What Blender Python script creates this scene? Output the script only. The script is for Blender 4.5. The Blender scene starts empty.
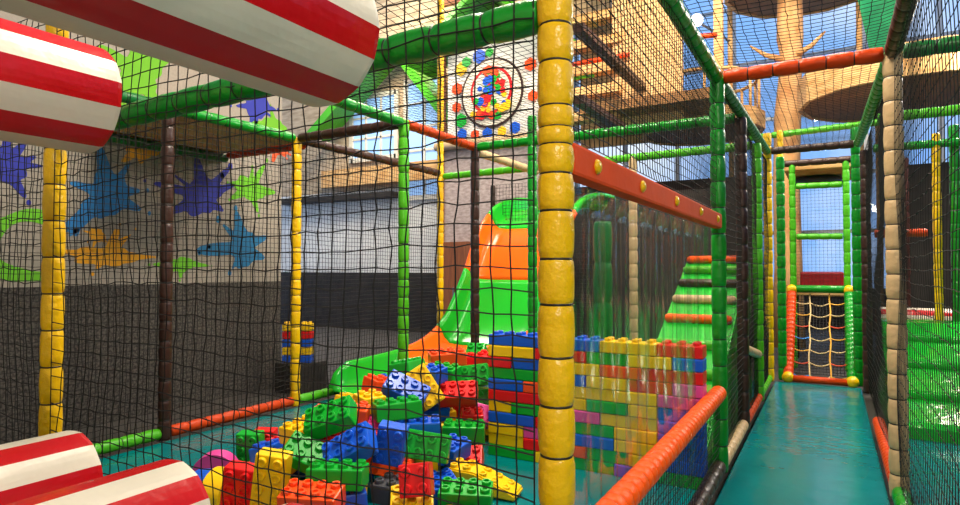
import bpy, bmesh, math, random
from mathutils import Vector, Matrix, Quaternion
PI = math.pi
SC = bpy.context.scene
COL = SC.collection
random.seed(11)

# ------------------------------------------------------------------ materials
def lin(h):
    h = h.lstrip('#'); out = []
    for i in (0, 2, 4):
        c = int(h[i:i+2], 16) / 255
        out.append(c / 12.92 if c <= .04045 else ((c + .055) / 1.055) ** 2.4)
    return (*out, 1)

def base_mat(name):
    m = bpy.data.materials.new(name); m.use_nodes = True
    nt = m.node_tree; b = nt.nodes['Principled BSDF']
    return m, nt, b

def vinyl(name, hexc, rough=.32, bump=.25, scale=14, dirt=.12, coat=.0):
    """padded soft-play vinyl: slight tone variation and soft wrinkles"""
    m, nt, b = base_mat(name)
    N, L = nt.nodes, nt.links
    tc = N.new('ShaderNodeTexCoord')
    n1 = N.new('ShaderNodeTexNoise'); n1.inputs['Scale'].default_value = scale * .5; n1.inputs['Detail'].default_value = 4
    L.new(tc.outputs['Object'], n1.inputs['Vector'])
    c = lin(hexc)
    mx = N.new('ShaderNodeMix'); mx.data_type = 'RGBA'
    mx.inputs[6].default_value = c
    mx.inputs[7].default_value = (*[q * (1 - dirt * 2) for q in c[:3]], 1)
    L.new(n1.outputs['Fac'], mx.inputs[0]); L.new(mx.outputs[2], b.inputs['Base Color'])
    b.inputs['Roughness'].default_value = rough; b.inputs['Specular IOR Level'].default_value = .38
    if coat: b.inputs['Coat Weight'].default_value = coat
    if bump:
        n2 = N.new('ShaderNodeTexNoise'); n2.inputs['Scale'].default_value = scale; n2.inputs['Detail'].default_value = 3
        L.new(tc.outputs['Object'], n2.inputs['Vector'])
        bp = N.new('ShaderNodeBump'); bp.inputs['Strength'].default_value = bump; bp.inputs['Distance'].default_value = .03
        L.new(n2.outputs['Fac'], bp.inputs['Height']); L.new(bp.outputs['Normal'], b.inputs['Normal'])
    return m

def plain(name, hexc, rough=.6, metal=0):
    m, nt, b = base_mat(name)
    b.inputs['Base Color'].default_value = lin(hexc); b.inputs['Roughness'].default_value = rough
    b.inputs['Metallic'].default_value = metal
    return m

def noisy(name, h1, h2, scale=5, rough=.8, stretch=(1, 1, 1), bump=.0, detail=5):
    m, nt, b = base_mat(name); N, L = nt.nodes, nt.links
    tc = N.new('ShaderNodeTexCoord'); mp = N.new('ShaderNodeMapping'); mp.inputs['Scale'].default_value = stretch
    n = N.new('ShaderNodeTexNoise'); n.inputs['Scale'].default_value = scale; n.inputs['Detail'].default_value = detail
    r = N.new('ShaderNodeValToRGB')
    r.color_ramp.elements[0].position = .32; r.color_ramp.elements[1].position = .68
    r.color_ramp.elements[0].color = lin(h1); r.color_ramp.elements[1].color = lin(h2)
    L.new(tc.outputs['Object'], mp.inputs['Vector']); L.new(mp.outputs['Vector'], n.inputs['Vector'])
    L.new(n.outputs['Fac'], r.inputs['Fac']); L.new(r.outputs['Color'], b.inputs['Base Color'])
    b.inputs['Roughness'].default_value = rough
    if bump:
        bp = N.new('ShaderNodeBump'); bp.inputs['Strength'].default_value = bump; bp.inputs['Distance'].default_value = .02
        L.new(n.outputs['Fac'], bp.inputs['Height']); L.new(bp.outputs['Normal'], b.inputs['Normal'])
    return m

def clear_vinyl(name):
    m = bpy.data.materials.new(name); m.use_nodes = True
    nt = m.node_tree; N, L = nt.nodes, nt.links
    N.remove(N['Principled BSDF']); out = N['Material Output']
    tr = N.new('ShaderNodeBsdfTransparent'); tr.inputs['Color'].default_value = (.965, .98, .985, 1)
    gl = N.new('ShaderNodeBsdfGlossy'); gl.inputs['Roughness'].default_value = .12
    lw = N.new('ShaderNodeLayerWeight'); lw.inputs['Blend'].default_value = .25
    fr = N.new('ShaderNodeMath'); fr.operation = 'MULTIPLY_ADD'; fr.inputs[1].default_value = .34; fr.inputs[2].default_value = .015
    L.new(lw.outputs['Facing'], fr.inputs[0])
    mx = N.new('ShaderNodeMixShader')
    L.new(fr.outputs[0], mx.inputs[0]); L.new(tr.outputs[0], mx.inputs[1]); L.new(gl.outputs[0], mx.inputs[2])
    L.new(mx.outputs[0], out.inputs['Surface'])
    return m

def glow(name, hexc, strength):
    m = bpy.data.materials.new(name); m.use_nodes = True
    b = m.node_tree.nodes['Principled BSDF']
    b.inputs['Base Color'].default_value = lin(hexc)
    b.inputs['Emission Color'].default_value = lin(hexc); b.inputs['Emission Strength'].default_value = strength
    return m

M = {
 'yellow': vinyl('yellow_vinyl', '#F0BE06', .3, .35, 22),
 'green': vinyl('green_vinyl', '#0B8F22', .28, .3, 16),
 'dgreen': vinyl('dark_green_vinyl', '#0C6A2A', .35, .3, 16),
 'lgreen': vinyl('light_green_vinyl', '#4FB51A', .32, .3, 16),
 'orange': vinyl('orange_vinyl', '#FF5A06', .42, .3, 18),
 'rust': vinyl('rust_orange_vinyl', '#D2430F', .35, .3, 18),
 'brown': vinyl('brown_vinyl', '#3A2119', .38, .3, 18),
 'rbrown': vinyl('red_brown_vinyl', '#5E2A22', .4, .3, 18),
 'beige': vinyl('beige_vinyl', '#D2B183', .4, .3, 18),
 'white': vinyl('white_vinyl', '#DDD5C4', .28, .2, 8, .05),
 'red': vinyl('red_vinyl', '#C40E16', .25, .25, 8, .08),
 'dred': vinyl('crimson_vinyl', '#9E1020', .4, .2, 8),
 'teal': vinyl('teal_mat_vinyl', '#00767A', .2, .8, 2.2, .12),
 'slide_green': vinyl('green_slide_plastic', '#1FB32A', .18, .05, 4, .06),
 'slide_orange': vinyl('orange_slide_plastic', '#FF6A12', .18, .05, 4, .06),
 'net': plain('black_netting', '#090706', .85),
 'tie': plain('black_cable_tie', '#14110F', .5),
 'clear': clear_vinyl('clear_vinyl'),
 'carpet': noisy('dark_carpet', '#2A2725', '#4A4541', 60, .95),
 'tan': noisy('tan_timber', '#C08A4C', '#E2B87C', 3, .75, (1, 1, 5)),
 'tanrib': noisy('tan_boards', '#B98A55', '#E0BB86', 9, .8, (4, 4, .3)),
 'trunkm': noisy('tree_bark_plaster', '#C98B50', '#E8B77C', 6, .8, (1, 1, .35), .4),
 'soffit': noisy('brown_soffit', '#7A5530', '#96693C', 4, .85),
 'metal': plain('grey_steel', '#8E9296', .35, .8),
 'glassblue': glow('daylight_window', '#8FB6E6', .7),
 'dark': noisy('dark_panel', '#1B1817', '#2E2926', 5, .85),
 'facade': noisy('pale_render', '#CFCDC8', '#E6E3DC', 1.6, .85),
 'brickpink': noisy('brick_panel', '#8B7B78', '#B4A5A0', 9, .9, (1, 1, 2.5)),
 'wood': noisy('brown_cupboard_wood', '#6B3A1C', '#8C5026', 4, .6, (6, 6, .6)),
 'lime': noisy('lime_leaves', '#4E9A16', '#A6DB3C', 9, .7),
 'cloth': noisy('green_fabric', '#127A4C', '#1B9A60', 5, .8),
 'grey': vinyl('grey_vinyl', '#4A4C50', .4, .1, 8),
}
BR = {  # hard plastic of the toy bricks
 'red': vinyl('red_brick_plastic', '#E0181B', .3, .03, 6, .05), 'blue': vinyl('blue_brick_plastic', '#1458D0', .3, .03, 6, .05),
 'yellow': vinyl('yellow_brick_plastic', '#F5C60F', .3, .03, 6, .05), 'green': vinyl('green_brick_plastic', '#0FA52C', .3, .03, 6, .05),
 'orange': vinyl('orange_brick_plastic', '#F4511A', .3, .03, 6, .05), 'pink': vinyl('pink_brick_plastic', '#E0489C', .3, .03, 6, .05),
 'grey': vinyl('dark_grey_brick_plastic', '#4A4B50', .4, .03, 6, .05)}
PAINT = {k: plain(k + '_wall_paint', v, .8) for k, v in {'navy': '#27309A', 'blue': '#1F74B5', 'teal': '#1A6FA0', 'yellow': '#E5A21A', 'green': '#66B71E', 'lime': '#63A81C', 'orange': '#E0501E', 'red':'#D2312B'}.items()}

# ------------------------------------------------------------------ object helpers
def link(name, me, mat=None, parent=None, mats=None):
    o = bpy.data.objects.new(name, me); COL.objects.link(o)
    if mat is not None and not me.materials: me.materials.append(mat)
    if mats:
        for q in mats: me.materials.append(q)
    if parent is not None: o.parent = parent
    return o

def from_bm(name, bm, mat=None, parent=None, smooth=False, mats=None):
    me = bpy.data.meshes.new(name); bmesh.ops.recalc_face_normals(bm, faces=bm.faces)
    bm.to_mesh(me); bm.free()
    if smooth:
        for p in me.polygons: p.use_smooth = True
    return link(name, me, mat, parent, mats)

def tag(o, label=None, cat=None, group=None, kind=None):
    if label: o['label'] = label
    if cat: o['category'] = cat
    if group: o['group'] = group
    if kind: o['kind'] = kind
    return o

def empty(name, loc=(0, 0, 0)):
    o = bpy.data.objects.new(name, None); o.empty_display_size = .1
    COL.objects.link(o); o.location = loc
    return o

def bm_box(bm, lo, hi, bev=0):
    r = bmesh.ops.create_cube(bm, size=1)
    lo, hi = Vector(lo), Vector(hi)
    for v in r['verts']:
        v.co = Vector((lo[i] + (v.co[i] + .5) * (hi[i] - lo[i]) for i in range(3)))
    if bev:
        es = list({e for v in r['verts'] for e in v.link_edges})
        bmesh.ops.bevel(bm, geom=es, offset=bev, segments=2, affect='EDGES', profile=.6)

def box(name, lo, hi, mat, parent=None, bev=0):
    bm = bmesh.new()
    c = Vector([(lo[i] + hi[i]) / 2 for i in range(3)]); c.z = lo[2]
    org = c if parent is None else Vector((0, 0, 0))
    bm_box(bm, Vector(lo) - org, Vector(hi) - org, bev)
    o = from_bm(name, bm, mat, parent, smooth=False)
    if parent is None: o.location = org
    return o

def struct(o):
    o['kind'] = 'structure'; return o

def bm_tube(bm, pts, r, n=8, cap=True, radii=None):
    """tube through points"""
    rings = []
    pts = [Vector(p) for p in pts]
    ref = None
    for i, p in enumerate(pts):
        t = (pts[min(i + 1, len(pts) - 1)] - pts[max(i - 1, 0)]).normalized()
        if ref is None:
            ref = t.orthogonal().normalized()
        u = (ref - t * ref.dot(t)).normalized(); ref = u
        w = t.cross(u)
        rr = radii[i] if radii else r
        rings.append([bm.verts.new(p + (u * math.cos(2 * PI * k / n) + w * math.sin(2 * PI * k / n)) * rr) for k in range(n)])
    for a, b in zip(rings, rings[1:]):
        for k in range(n):
            bm.faces.new((a[k], a[(k + 1) % n], b[(k + 1) % n], b[k]))
    if cap:
        bm.faces.new(rings[0][::-1]); bm.faces.new(rings[-1])

def tube(name, pts, r, mat, parent=None, n=8, radii=None):
    bm = bmesh.new(); bm_tube(bm, pts, r, n, True, radii)
    return from_bm(name, bm, mat, parent, True)

_tie = {}
def tie_mesh(r):
    k = round(r, 4)
    if k not in _tie:
        bm = bmesh.new(); n, m = 20, 6; rings = []
        for i in range(n):
            a = 2 * PI * i / n; ring = []
            for j in range(m):
                b = 2 * PI * j / m
                rr = r + .0028 * math.cos(b)
                ring.append(bm.verts.new((rr * math.cos(a), rr * math.sin(a), .0045 * math.sin(b))))
            rings.append(ring)
        for i in range(n):
            for j in range(m):
                bm.faces.new((rings[i][j], rings[(i+1) % n][j], rings[(i+1) % n][(j+1) % m], rings[i][(j+1) % m]))
        me = bpy.data.meshes.new('cable_tie'); bm.to_mesh(me); bm.free()
        for p in me.polygons: p.use_smooth = True
        me.materials.append(M['tie']); _tie[k] = me
    return _tie[k]

def padded(name, p0, p1, mat, label, cat, group, r=.053, seg=.17, ties=True, seams=None, bulge=.10, n=20):
    """foam-sleeved pole: puffy sleeve pinched at every cable tie"""
    p0, p1 = Vector(p0), Vector(p1); L = (p1 - p0).length
    if seams is None:
        k = max(1, round(L / seg)); seams = [L * i / k for i in range(1, k)]
    cuts = [0] + list(seams) + [L]
    bm = bmesh.new(); rings = []
    rnd = random.Random(int(abs(p0.x * 91 + p0.y * 37 + p1.z * 13) * 100))
    def ring(z, rad, ph):
        return [bm.verts.new(((rad + rnd.uniform(-1, 1) * .0012) * math.cos(2*PI*i/n), (rad + rnd.uniform(-1, 1) * .0012) * math.sin(2*PI*i/n), z)) for i in range(n)]
    for a, b in zip(cuts, cuts[1:]):
        h = b - a
        for f, q in ((0.0, 1 - bulge * 1.6), (.05, 1 - bulge * .55), (.18, 1.0), (.5, 1.03), (.82, 1.0), (.95, 1 - bulge * .55)):
            rings.append(ring(a + h * f, r * q, 0))
    rings.append(ring(L, r * (1 - bulge * 1.6), 0))
    for a, b in zip(rings, rings[1:]):
        for i in range(n): bm.faces.new((a[i], a[(i+1) % n], b[(i+1) % n], b[i]))
    bm.faces.new(rings[0][::-1]); bm.faces.new(rings[-1])
    o = from_bm(name, bm, mat, None, True)
    o.location = p0; o.rotation_mode = 'QUATERNION'
    o.rotation_quaternion = Vector((0, 0, 1)).rotation_difference((p1 - p0).normalized())
    tag(o, label, cat, group)
    if ties:
        me = tie_mesh(r * (1 - bulge * 1.3))
        for s in seams:
            t = bpy.data.objects.new('cable_tie', me); COL.objects.link(t); t.parent = o; t.location = (0, 0, s)
    return o

ZT = 2.92
GP, GB = 'foam padded posts of the play frame', 'foam padded beams of the play frame'
def post(x, y, mat, label, z1=ZT, r=.053, seg=.17, ties=True, seams=None, z0=0):
    return padded('padded_post', (x, y, z0), (x, y, z1), M[mat], label, 'post', GP, r, seg, ties, seams)
def beam(p0, p1, mat, label, r=.05, seg=.17, ties=True):
    # stop the sleeve at the face of the post it meets
    p0, p1 = Vector(p0), Vector(p1); d = (p1 - p0).normalized()
    return padded('padded_beam', p0 + d * .05, p1 - d * .05, M[mat], label, 'beam', GB, r, seg, ties)

# ------------------------------------------------------------------ nets
def net(label, org, U, V, nu, nv, r=.0022, wob=.006, sag=.0, seed=1, keep=None, lvl=None):
    """knotted rope mesh on a plane: org + i*U + j*V, each strand a thin rope"""
    org, U, V = Vector(org), Vector(U), Vector(V); Nn = U.cross(V).normalized()
    rnd = random.Random(seed)
    P = []
    for j in range(nv + 1):
        row = []
        for i in range(nu + 1):
            e = 0 if (i in (0, nu) or j in (0, nv)) else 1
            du = (rnd.gauss(0, 1) * .6 + math.sin(j * .37 + seed) * .5) * wob * e
            dv = (rnd.gauss(0, 1) * .6 + math.sin(i * .29 + seed * 2) * .9) * wob * e
            dn = (math.sin(i * .21 + j * .13 + seed) + math.sin(j * .31 - i * .11)) * wob * 1.6 * e
            p = org + U * i + V * j + U.normalized() * du + V.normalized() * dv + Nn * dn
            if sag: p.z -= sag * math.sin(PI * i / nu) * math.sin(PI * j / nv)
            row.append(p)
        P.append(row)
    verts, faces = [], []
    def strand(pts, side):
        b0 = len(verts)
        for k, p in enumerate(pts):
            for a in range(3):
                t = 2 * PI * a / 3
                verts.append(p + (side * math.cos(t) + Nn * math.sin(t)) * r)
        for k in range(len(pts) - 1):
            for a in range(3):
                q = b0 + 3 * k
                faces.append((q + a, q + (a + 1) % 3, q + 3 + (a + 1) % 3, q + 3 + a))
    ok = keep or (lambda p: True)
    def runs(pts, side):
        cur = []
        for p in pts:
            if ok(p): cur.append(p)
            else:
                if len(cur) > 1: strand(cur, side)
                cur = []
        if len(cur) > 1: strand(cur, side)
    for j in range(nv + 1): runs(P[j], V.normalized())
    for i in range(nu + 1): runs([P[j][i] for j in range(nv + 1)], U.normalized())
    me = bpy.data.meshes.new('safety_net'); me.from_pydata([tuple(v - org) for v in verts], [], faces)
    o = link('safety_net', me, M['net']); o.location = org
    return tag(o, label, 'net', 'black rope safety nets')

# ================================================================== GRID
X0, X1, X2, X3, X4 = -5.086, -3.63, -2.18, -.727, .367
Y1, Y2, Y3, Y4, Y5, Y6 = 1.742, 3.347, 4.86, 6.25, 7.65, 9.04

# ------------------------------------------------------------------ setting
struct(box('floor', (-14, -2.2, -.25), (5, 19, -.10), M['carpet']))

def wall_paint_mat():
    m, nt, b = base_mat('two_tone_wall'); N, L = nt.nodes, nt.links
    tc = N.new('ShaderNodeTexCoord'); sp = N.new('ShaderNodeSeparateXYZ'); L.new(tc.outputs['Object'], sp.inputs[0])
    st = N.new('ShaderNodeMath'); st.operation = 'GREATER_THAN'; st.inputs[1].default_value = 1.42
    L.new(sp.outputs['Z'], st.inputs[0])
    n = N.new('ShaderNodeTexNoise'); n.inputs['Scale'].default_value = 40; n.inputs['Detail'].default_value = 6
    L.new(tc.outputs['Object'], n.inputs['Vector'])
    r1 = N.new('ShaderNodeValToRGB'); r1.color_ramp.elements[0].color = lin('#221F1D'); r1.color_ramp.elements[1].color = lin('#57524D')
    r2 = N.new('ShaderNodeValToRGB'); r2.color_ramp.elements[0].color = lin('#8A8278'); r2.color_ramp.elements[1].color = lin('#A39B90')
    for r in (r1, r2): L.new(n.outputs['Fac'], r.inputs['Fac'])
    r1.color_ramp.elements[0].position = .35; r1.color_ramp.elements[1].position = .65
    mx = N.new('ShaderNodeMix'); mx.data_type = 'RGBA'
    L.new(st.outputs[0], mx.inputs[0]); L.new(r1.outputs[0], mx.inputs[6]); L.new(r2.outputs[0], mx.inputs[7])
    L.new(mx.outputs[2], b.inputs['Base Color']); b.inputs['Roughness'].default_value = .9
    return m
M['twotone'] = wall_paint_mat()
WX = -6.5
wl = struct(box('wall_left', (WX - .15, -2.0, -.1), (WX, 5.94, 4.9), M['twotone']))
wl_org = wl.location.copy()
def splash(y, z, r, colour, seed, spikes=9, drip=False, stretch=1.0):
    """paint splash: an irregular blob with flung arms and droplets, painted flat on the wall"""
    rnd = random.Random(seed); bm = bmesh.new()
    n = 90; pts = []
    arms = [(rnd.uniform(0, 2 * PI), rnd.uniform(.3, .9) * (1.5 if q % 4 == 0 else 1), rnd.uniform(.07, .20)) for q in range(spikes)]
    for i in range(n):
        a = 2 * PI * i / n
        rad = r * (.80 + .13 * math.sin(2 * a + seed) + .07 * math.sin(5 * a + seed) + .04 * math.sin(9 * a))
        for (aa, ln, wd) in arms:
            d = abs((a - aa + PI) % (2 * PI) - PI)
            rad += r * ln * math.exp(-(d / wd) ** 2)
        pts.append((rad * math.cos(a) * stretch, rad * math.sin(a)))
    def poly(pp):
        front = [bm.verts.new((.0, q[0], q[1])) for q in pp]
        back = [bm.verts.new((-.004, q[0], q[1])) for q in pp]
        c = bm.verts.new((0, sum(q[0] for q in pp) / len(pp), sum(q[1] for q in pp) / len(pp)))
        m = len(pp)
        for i in range(m):
            bm.faces.new((c, front[i], front[(i + 1) % m])); bm.faces.new((front[i], back[i], back[(i + 1) % m], front[(i + 1) % m]))
    poly(pts)
    for (aa, ln, wd) in arms[:5]:
        d = r * (.85 + ln); s = r * rnd.uniform(.05, .12)
        cx, cz = d * 1.12 * math.cos(aa) * stretch, d * 1.12 * math.sin(aa)
        poly([(cx + s * math.cos(t * PI / 6), cz + s * 1.4 * math.sin(t * PI / 6)) for t in range(12)])
    o = from_bm('paint_splash', bm, PAINT[colour], wl)
    o.location = Vector((WX + .005, y, z)) - wl_org
    o['label'] = colour + ' paint splash on the wall'
    return o
splash(2.70, 2.44, .20, 'navy', 3, 8)
splash(3.62, 2.27, .27, 'blue', 5, 9)
splash(3.62, 1.62, .14, 'yellow', 8, 6, stretch=2.6)
splash(3.52, 1.84, .09, 'yellow', 9, 5)
splash(4.72, 2.36, .27, 'navy', 12, 8, stretch=1.25)
splash(5.32, 1.76, .28, 'teal', 17, 7)
splash(5.42, 2.52, .22, 'green', 21, 7, stretch=1.1)
splash(4.45, 1.54, .11, 'green', 26, 5, stretch=2.0)
splash(3.98, 2.80, .13, 'yellow', 27, 7, stretch=1.6)
splash(5.52, 3.62, .22, 'navy', 31, 7)
splash(5.80, 3.40, .16, 'lime', 33, 7, stretch=1.4)
splash(5.85, 3.15, .13, 'orange', 35, 6, stretch=1.4)
splash(3.95, 3.62, .30, 'lime', 37, 10)
def green_loop():
    # open green painted loop at the far left of the wall
    bm = bmesh.new(); n = 40; fr, bk = [], []
    for i in range(n + 1):
        a = math.radians(55 + 250 * i / n)
        for rr, lst in ((.40 + .02 * math.sin(5 * a), fr), (.27 + .015 * math.sin(4 * a), bk)):
            lst.append(bm.verts.new((0, rr * 1.1 * math.cos(a), rr * .85 * math.sin(a))))
    for i in range(n): bm.faces.new((fr[i], fr[i + 1], bk[i + 1], bk[i]))
    r = bmesh.ops.extrude_face_region(bm, geom=bm.faces[:])
    for v in r['geom']:
        if isinstance(v, bmesh.types.BMVert): v.co.x -= .004
    o = from_bm('paint_splash', bm, PAINT['green'], wl); o.location = Vector((WX + .006, 2.95, 1.70)) - wl_org
    o['label'] = 'green painted loop on the wall'
green_loop()

# far walls
struct(box('wall_back', (-14, 12.6, -.1), (-5.0, 12.8, 1.38), M['dark']))
wb = struct(box('wall_back_upper', (-14, 12.6, 1.38), (-7.9, 12.8, 3.55), M['facade']))
M['paletan'] = noisy('pale_tan_boards', '#A38A6C', '#CBB494', 3, .85, (1, 1, 5))
struct(box('wall_back_timber', (-14, 12.6, 3.55), (-7.9, 12.8, 9.5), M['paletan']))
struct(box('wall_back_brick', (-7.9, 12.6, 1.38), (-5.0, 12.8, 4.0), M['brickpink']))
struct(box('wall_back_middle', (-5.0, 13.0, -.1), (-1.2, 13.2, 3.3), M['dark']))
struct(box('wall_far', (-14, 18.4, -.1), (5, 18.6, .9), M['dark']))
struct(box('ceiling', (-14, -2.4, 8.6), (5, 11.2, 8.75), M['facade']))
struct(box('wall_front', (-14, -2.4, -.1), (5, -2.2, 8.6), M['facade']))
struct(box('wall_right_front', (4.0, -2.2, -.1), (4.15, 2, 8.6), M['facade']))
struct(box('wall_far_right', (.98, 13.0, -.1), (4.0, 13.2, 3.3), M['dark']))
struct(box('wall_right', (4.0, 2, -.1), (4.15, 18.4, 3.2), M['dark']))

# far glazed wall: mullions, rails and panes in front of the sky
gz = empty('window_1', (0, 18.4, .9)); gz['kind'] = 'structure'
for i, x in enumerate([-8.5 + 1.55 * k for k in range(9)]):
    box('mullion', (x - .06, -.08, 0), (x + .06, .08, 10.2), M['metal'], gz)
for z in (0, 1.5, 3.0, 4.6, 6.2, 7.8, 9.4):
    box('transom', (-8.5, -.05, z), (3.9, .05, z + .09), M['metal'], gz)
def glass_mat():
    m = bpy.data.materials.new('window_glass'); m.use_nodes = True
    nt = m.node_tree; N, L = nt.nodes, nt.links; N.remove(N['Principled BSDF'])
    tr = N.new('ShaderNodeBsdfTransparent'); tr.inputs['Color'].default_value = (.93, .97, 1, 1)
    gl = N.new('ShaderNodeBsdfGlossy'); gl.inputs['Roughness'].default_value = .02
    mx = N.new('ShaderNodeMixShader'); mx.inputs[0].default_value = .05
    L.new(tr.outputs[0], mx.inputs[1]); L.new(gl.outputs[0], mx.inputs[2]); L.new(mx.outputs[0], N['Material Output'].inputs['Surface'])
    return m
M['glass'] = glass_mat()
box('pane', (-8.5, -.012, 0), (3.9, .012, 10.2), M['glass'], gz)

def house_window(i, x0, x1, y, z0, z1, cols, rows):
    w = empty('window_%d' % i, ((x0 + x1) / 2, y, z0)); w['kind'] = 'structure'
    hw, hh = (x1 - x0) / 2, z1 - z0
    box('pane', (-hw, -.02, 0), (hw, .0, hh), M['glassblue'], w)
    f = .06
    for a in (-hw, hw): box('frame', (a - f, -.07, -f), (a + f, -.0, hh + f), M['white'], w)
    for a in (0, hh): box('frame', (-hw, -.07, a - f), (hw, -.0, a + f), M['white'], w)
    for k in range(1, cols):
        x = -hw + 2 * hw * k / cols; box('glazing_bar', (x - .025, -.06, 0), (x + .025, -.02, hh), M['white'], w)
    for k in range(1, rows):
        z = hh * k / rows; box('glazing_bar', (-hw, -.06, z - .025), (hw, -.02, z + .025), M['white'], w)
    return w
house_window(2, -11.1, -9.6, 12.58, 4.35, 6.0, 3, 3)
house_window(3, -9.3, -8.15, 12.58, 3.25, 6.2, 2, 5)
box_awn = box('shop_awning', (-13.5, 12.2, 3.28), (-9.5, 12.59, 3.42), M['dark'], None, .01); tag(box_awn, 'dark narrow awning over the pale house wall behind the pit', 'awning')
# ------------------------------------------------------------------ soft mats
def mat_slab(lo, hi, label):
    bm = bmesh.new(); bm_box(bm, (lo[0], lo[1], 0), (hi[0], hi[1], .10), .012)
    o = from_bm('floor_mat', bm, M['teal']); o.location.z = -.10
    return tag(o, label, 'mat', 'teal vinyl floor mats')
mat_slab((X3 + .06, -1.6), (X4 - .06, Y6 + .03), 'teal vinyl mat on the narrow corridor floor, leading to the rope ramp')
mat_slab((X0 + .06, Y1 + .06), (X3 - .07, Y6 - .06), 'teal vinyl mat under the heap of toy bricks in the netted pit')
mat_slab((X4 + .07, -1.0), (3.6, 6.62), 'shiny teal mat right of the cream post, before the green padded incline')

# ------------------------------------------------------------------ posts
S = [.09, .235, .38, .52, .655, .786, .938, 1.087, 1.232, 1.39, 1.527, 1.673, 1.786, 1.874, 1.926, 1.99, 2.126, 2.24, 2.385, 2.53, 2.68, 2.8]
post(X3, Y1, 'yellow', 'large glossy yellow padded post in the middle foreground', seams=S, r=.0545)
post(X1, Y1, 'yellow', 'yellow padded post at the left, in front of the paint-splashed wall', seg=.2)
post(X0, Y2, 'brown', 'dark brown padded post left of centre of the splashed wall, behind the net')
post(X0, Y3, 'yellow', 'thin yellow padded post standing by the right end of the splashed wall')
post(X1, Y3, 'lgreen', 'light green padded post in front of the slide exit', z1=ZT + .03)
post(X1, Y4, 'brown', 'dark brown padded post in front of the slide, left of the green one', z1=ZT)
post(-2.89, Y4, 'green', 'green padded post just left of the big yellow post, behind it', z1=3.2)
post(X0, 7.72, 'yellow', 'tall thin yellow padded post rising past the round mural', z1=5.9, ties=False, r=.05)
post(-5.07, 9.35, 'brown', 'thin dark brown post behind the top of the slide', ties=False, r=.045)
post(X2, Y5 + .1, 'beige', 'beige padded post seen through the clear curtain', ties=False)
post(X3, Y3, 'green', 'bright green padded post at the end of the orange board', z1=ZT, seg=.2)
post(X3, Y4, 'brown', 'dark brown padded post on the left side of the corridor')
post(X3, Y5, 'lgreen', 'light green padded post on the left side of the corridor, after the brown one')
post(X3, Y6, 'yellow', 'yellow padded post at the far left end of the corridor', z1=3.3)
post(-.585, 9.22, 'green', 'green padded post left of the rope ramp', z1=3.0)
post(X4, Y3, 'beige', 'cream padded post at the right, in front of the right-hand net', seg=.16, r=.056)
post(X4, 8.75, 'brown', 'dark brown padded post on the right side of the corridor')
post(.285, 9.22, 'green', 'green padded post right of the rope ramp', z1=3.3)
post(1.10, Y6, 'yellow', 'thin yellow padded post behind the right-hand net', z1=3.1, ties=False, r=.045)
post(1.29, Y6 + .1, 'green', 'green padded post at the far right edge behind the net', z1=3.2, ties=False)
post(1.0, 11.5, 'rbrown', 'dim red-brown post far behind the right-hand net', z1=3.2, ties=False)

# ------------------------------------------------------------------ beams
beam((X3, Y1 + .02, 2.295), (X1, Y1 + .02, 2.235), 'green', 'thick glossy green padded beam crossing the front net above', r=.055, seg=.2)
beam((X0, Y2, ZT), (X0, Y3, ZT), 'green', 'green beam over the brick pit, from dark brown post to thin yellow post')
beam((X0, Y1, ZT), (X0, Y2, ZT), 'dgreen', 'dark green beam at the upper left, behind the striped rollers')
beam((X0, Y3, ZT), (X0, 7.72, ZT), 'brown', 'brown beam running back from the thin yellow post, level with its top')
beam((X0, Y3, ZT), (X1, Y3, ZT), 'brown', 'brown cross beam between the thin yellow post and the light green post')
beam((X1, Y2 - .8, ZT), (X1, Y3, ZT), 'green', 'green beam sloping down in view to the light green post')
beam((X1, Y3, ZT), (X1, Y4, ZT), 'rust', 'rust orange beam between the light green post and the dark brown post')
beam((X1, Y4, ZT - .05), (X1, Y5 + .4, ZT - .05), 'beige', 'beige beam running back from the top of the dark brown post', ties=False)
beam((X1, Y4, ZT), (X3, Y4, ZT), 'green', 'green cross beam behind the big yellow post, over the slide')
beam((X0, Y5 + .1, ZT - .05), (X3, Y5 + .1, ZT), 'lgreen', 'light green cross beam farther back over the slide', ties=False)
beam((X3, Y1, ZT), (X3, Y3, ZT), 'green', 'green beam along the upper left edge of the corridor')
beam((X3, Y3, ZT), (X3, Y6, 3.05), 'dgreen', 'dark green beam farther along the upper left edge of the corridor')
beam((X3, Y3, ZT), (X4, Y3, ZT), 'rust', 'rust orange cross beam over the corridor')
beam((X4, Y1, ZT), (X4, Y3, ZT), 'brown', 'dark brown beam along the upper right edge of the corridor')
beam((X4, Y3, ZT), (X4 - .06, Y6, 3.05), 'green', 'green beam farther along the upper right edge of the corridor')
beam((X3, Y6, 3.06), (X4 - .05, Y6, 3.06), 'brown', 'dark brown cross beam at the far end of the corridor')
beam((X4 + .01, Y3, ZT), (3.4, Y3, ZT), 'dgreen', 'dark green cross beam right of the cream post')
beam((X4 + .01, 7.4, 3.02), (3.4, 7.4, 3.02), 'lgreen', 'light green cross beam behind the right-hand net, upper', ties=False)
beam((X4 + .05, Y6, 2.98), (3.4, Y6, 2.98), 'green', 'green cross beam behind the right-hand net, lower', ties=False)
beam((X4 + .05, Y6, 1.92), (1.05, Y6, 1.92), 'rust', 'rust orange rail behind the cream post at mid height', ties=False)
beam((-1.2, 10.9, 3.62), (.9, 10.9, 3.68), 'lgreen', 'light green beam above the dark brown cross beam over the tower', ties=False)
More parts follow.
